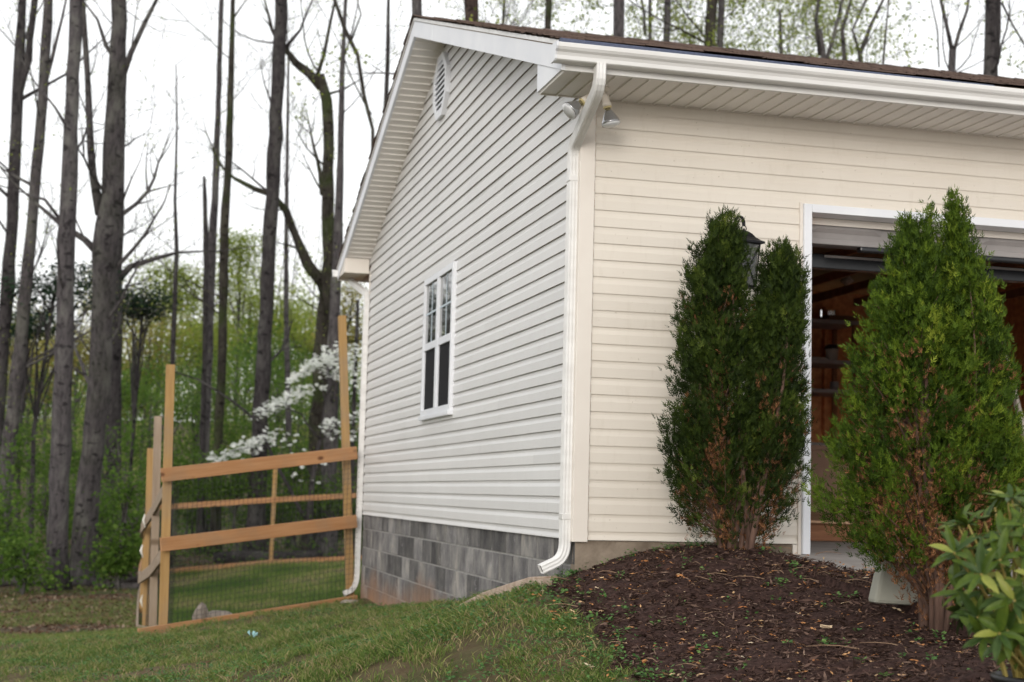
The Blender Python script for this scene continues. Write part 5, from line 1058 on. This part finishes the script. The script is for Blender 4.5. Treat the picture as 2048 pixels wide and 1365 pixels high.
for i, (u, v, d, ru, rv, lf) in enumerate(UL):
    nm_ = min(NEAR, key=lambda q: abs(q[0]-u)); sapling('young_tree', {'spring': 'pale spring green', 'olive': 'yellow olive', 'green': 'mid green'}[lf]+' young tree far behind the '+nm_[2], u, v, d, ru, rv, lf, 3000, .13, 300+i, group={'spring': 'pale green young trees', 'olive': 'olive young trees', 'green': 'mid green young trees'}[lf], stemw=.07)
for i, (lab, u, v, d, ru, rv) in enumerate([('dark layered evergreen boughs behind the grey trunks', 110, 580, 34, 110, 45), ('small dark evergreen right of the thick trunk', 285, 620, 40, 55, 45), ('low dark evergreen under the layered boughs', 60, 640, 38, 70, 40)]):
    sapling('evergreen', lab, u, v, d, ru, rv, 'dark', 2600, .10, 400+i, flat=.6, clumps=18, stemw=.06, bark='dark')

# flowering dogwood beyond the fence
dg = at(640, 1085, 37); gz = float(hgt(dg[0], dg[1])); dw = thing('dogwood_tree', (dg[0], dg[1], gz), 'white flowering dogwood with arching tiers of blossom beyond the fence', 'tree')
DD = 37.0
dg = at(625, 1098, DD); gz = float(hgt(dg[0], dg[1])); dw.location = (dg[0], dg[1], gz); dw.matrix_basis = Matrix.Translation((dg[0], dg[1], gz)); mb = MB(); r = np.random.default_rng(77)
def dpx(L_, w0, w1):
    K = [at(u, v, DD+o) for u, v, o in L_]; K = [q[:3] for q in densify([np.r_[k] for k in K], .25)]; mb.tube([q+r.normal(size=3)*.012 for q in K], list(np.linspace(w0, w1, len(K))), 7)
mb.tube([np.array([dg[0], dg[1], gz-.1]), at(618, 1040, DD), at(625, 960, DD), at(640, 880, DD)], [.10, .085, .065, .05], 8)
dpx([(612, 1040, 0), (570, 960, -.3), (545, 910, -.3), (520, 850, -.4), (480, 815, -.5), (440, 785, -.5), (395, 758, -.4), (350, 745, -.3)], .055, .018)
dpx([(640, 880, 0), (600, 830, -.3), (560, 810, -.4), (515, 832, -.5)], .03, .008); dpx([(640, 880, 0), (650, 800, .1), (640, 740, 0), (600, 745, -.2), (575, 765, -.3)], .03, .008)
dpx([(650, 800, .1), (680, 740, .2), (720, 710, .3), (760, 710, .3)], .025, .008); dpx([(545, 910, -.3), (500, 895, -.4), (420, 915, -.5)], .02, .006); dpx([(640, 880, 0), (680, 850, .2), (720, 830, .3)], .02, .006); dpx([(625, 960, 0), (600, 900, -.2), (560, 870, -.3)], .02, .006)
mb.build('trunk', BK['dark'], dw, smooth=True)
Cs = []
for (u0, v0, u1, v1, n_, th) in [(a_, b_, c_, d_, int(e_*1.25), f_*.8) for a_, b_, c_, d_, e_, f_ in [(420, 918, 520, 893, 95, 8), (470, 895, 550, 872, 75, 9), (520, 872, 590, 880, 26, 14), (512, 830, 560, 805, 60, 7), (545, 812, 622, 778, 130, 11), (575, 765, 622, 735, 55, 8), (600, 742, 660, 712, 90, 11), (640, 722, 722, 712, 150, 17), (660, 745, 725, 745, 50, 14), (645, 850, 720, 838, 55, 10), (650, 868, 715, 870, 30, 12), (640, 780, 652, 775, 10, 4), (560, 930, 660, 935, 12, 22)]]:
    t = r.random(n_); q = np.array([at(u0+(u1-u0)*a+r.normal()*6, v0+(v1-v0)*a+r.normal()*th, DD+r.normal()*.35-.3) for a in t]); Cs.append(q)
C = np.concatenate(Cs); k = len(C); Vs, Fs, n0 = [], [], 0
nrm = np.tile([-.1, -.45, 1.0], (k, 1))+r.normal(size=(k, 3))*.3; nrm = unit(nrm); ta = unit(np.cross(nrm, r.normal(size=(k, 3)))); tb = np.cross(nrm, ta)
for d in (ta, tb, -ta, -tb):
    L = r.uniform(.050, .070, k); v_, f_ = leaf_arrays(C+d*(L*.5)[:, None], d+nrm*.15, nrm, L, L*.85); Vs.append(v_); Fs.append(f_+n0); n0 += len(v_)
tag(link('blossom', mesh_np('blossom', np.concatenate(Vs), np.concatenate(Fs), WHITE, r.random(4*k)), dw), kind='stuff')
LC = C[r.integers(0, k, 900)]+r.normal(size=(900, 3))*np.array([.16, .16, .06])-[0, 0, .07]; V, F = leaf_cloud(LC, .05, .6, .5); tag(link('leaves', mesh_np('leaves', V, F, GREEN, r.random(len(F))), dw), kind='stuff')

# fallen logs and branch on the forest floor
for i, (lab, a, b, dd, ra) in enumerate([('long grey fallen log behind the dark corner of the fence', (-20, 1085), (300, 1098), 30, .11), ('dark fallen log beside the far fence', (430, 1120), (640, 1108), 36.5, .16), ('mossy fallen log lying past the twin trunks', (190, 1145), (330, 1130), 29, .10), ('thin curved fallen branch above the fallen log', (195, 1085), (290, 1078), 29, .035)]):
    A, B = at(a[0], a[1], dd), at(b[0], b[1], dd); M_ = (A+B)/2; q = []
    for t in np.linspace(0, 1, 9):
        w_ = A+(B-A)*t; w_[2] = float(hgt(w_[0], w_[1]))+ra*.8+(.25*math.sin(t*2.4) if i == 3 else .03*math.sin(t*9)); q.append(w_)
    tag(MB().tube(q, list(np.linspace(ra, ra*.7, 9)), 10, rough=.08).build('fallen_log', BK['mid' if i != 1 else 'dark'], smooth=True), lab, 'log')

# far wood: reads as one mass of pale spring foliage with fine stems
r = np.random.default_rng(9); C = []; fm = MB()
for k in range(190):
    x = r.uniform(-34, 48); y = r.uniform(60, 120); gz = float(hgt(x, y)); H = r.uniform(5, 10.5)+2.5*math.sin(x*.21); 
    fm.tube([(x, y, gz-.2), (x+r.normal()*.3, y, gz+H*.6), (x+r.normal()*.6, y, gz+H*1.15)], [.08, .06, .02], 5, cap=False)
    for _ in range(11):
        t = r.random(); cc = np.array([x, y, gz])+np.array([r.normal()*1.5, r.normal()*1.2, H*(.12+.88*t)]); C.append(cc+r.normal(size=(60, 3))*np.array([.8, .8, .36]))
C = np.concatenate(C); V, F = leaf_cloud(C, .22, .65, .3); fw_ = fm.build('far_wood', BK['mid']); tag(fw_, 'pale green distant wood closing the view behind the trees', 'woods', kind='stuff')
FAR = leafmat('far_leaf', [(0, (.17, .22, .06)), (.5, (.28, .34, .10)), (1, (.42, .44, .17))], .6, .7)
tag(link('far_foliage', mesh_np('far_foliage', V, F, FAR, np.clip(r.normal(size=len(F))*.25+.5, 0, 1)), fw_), kind='stuff')
# low leafy ground cover under the trees
P_ = np.stack([r.uniform(-14, 8, 42000), r.uniform(16, 55, 42000)], 1); m_ = (vnoise(P_[:, 0]+40, P_[:, 1]+40, 1.6, 61) > .5) & ((P_[:, 1] > 27.5) | (P_[:, 0] < -2.6)); P_ = P_[m_]
C = np.c_[P_, hgt(P_[:, 0], P_[:, 1])+r.random(len(P_))**1.5*.55]; V, F = leaf_cloud(C, .10, .6, .4)
tag(link('forest_undergrowth', mesh_np('forest_undergrowth', V, F, GREEN, r.random(len(F)))), 'low green leafy undergrowth on the forest floor', 'undergrowth', kind='stuff')
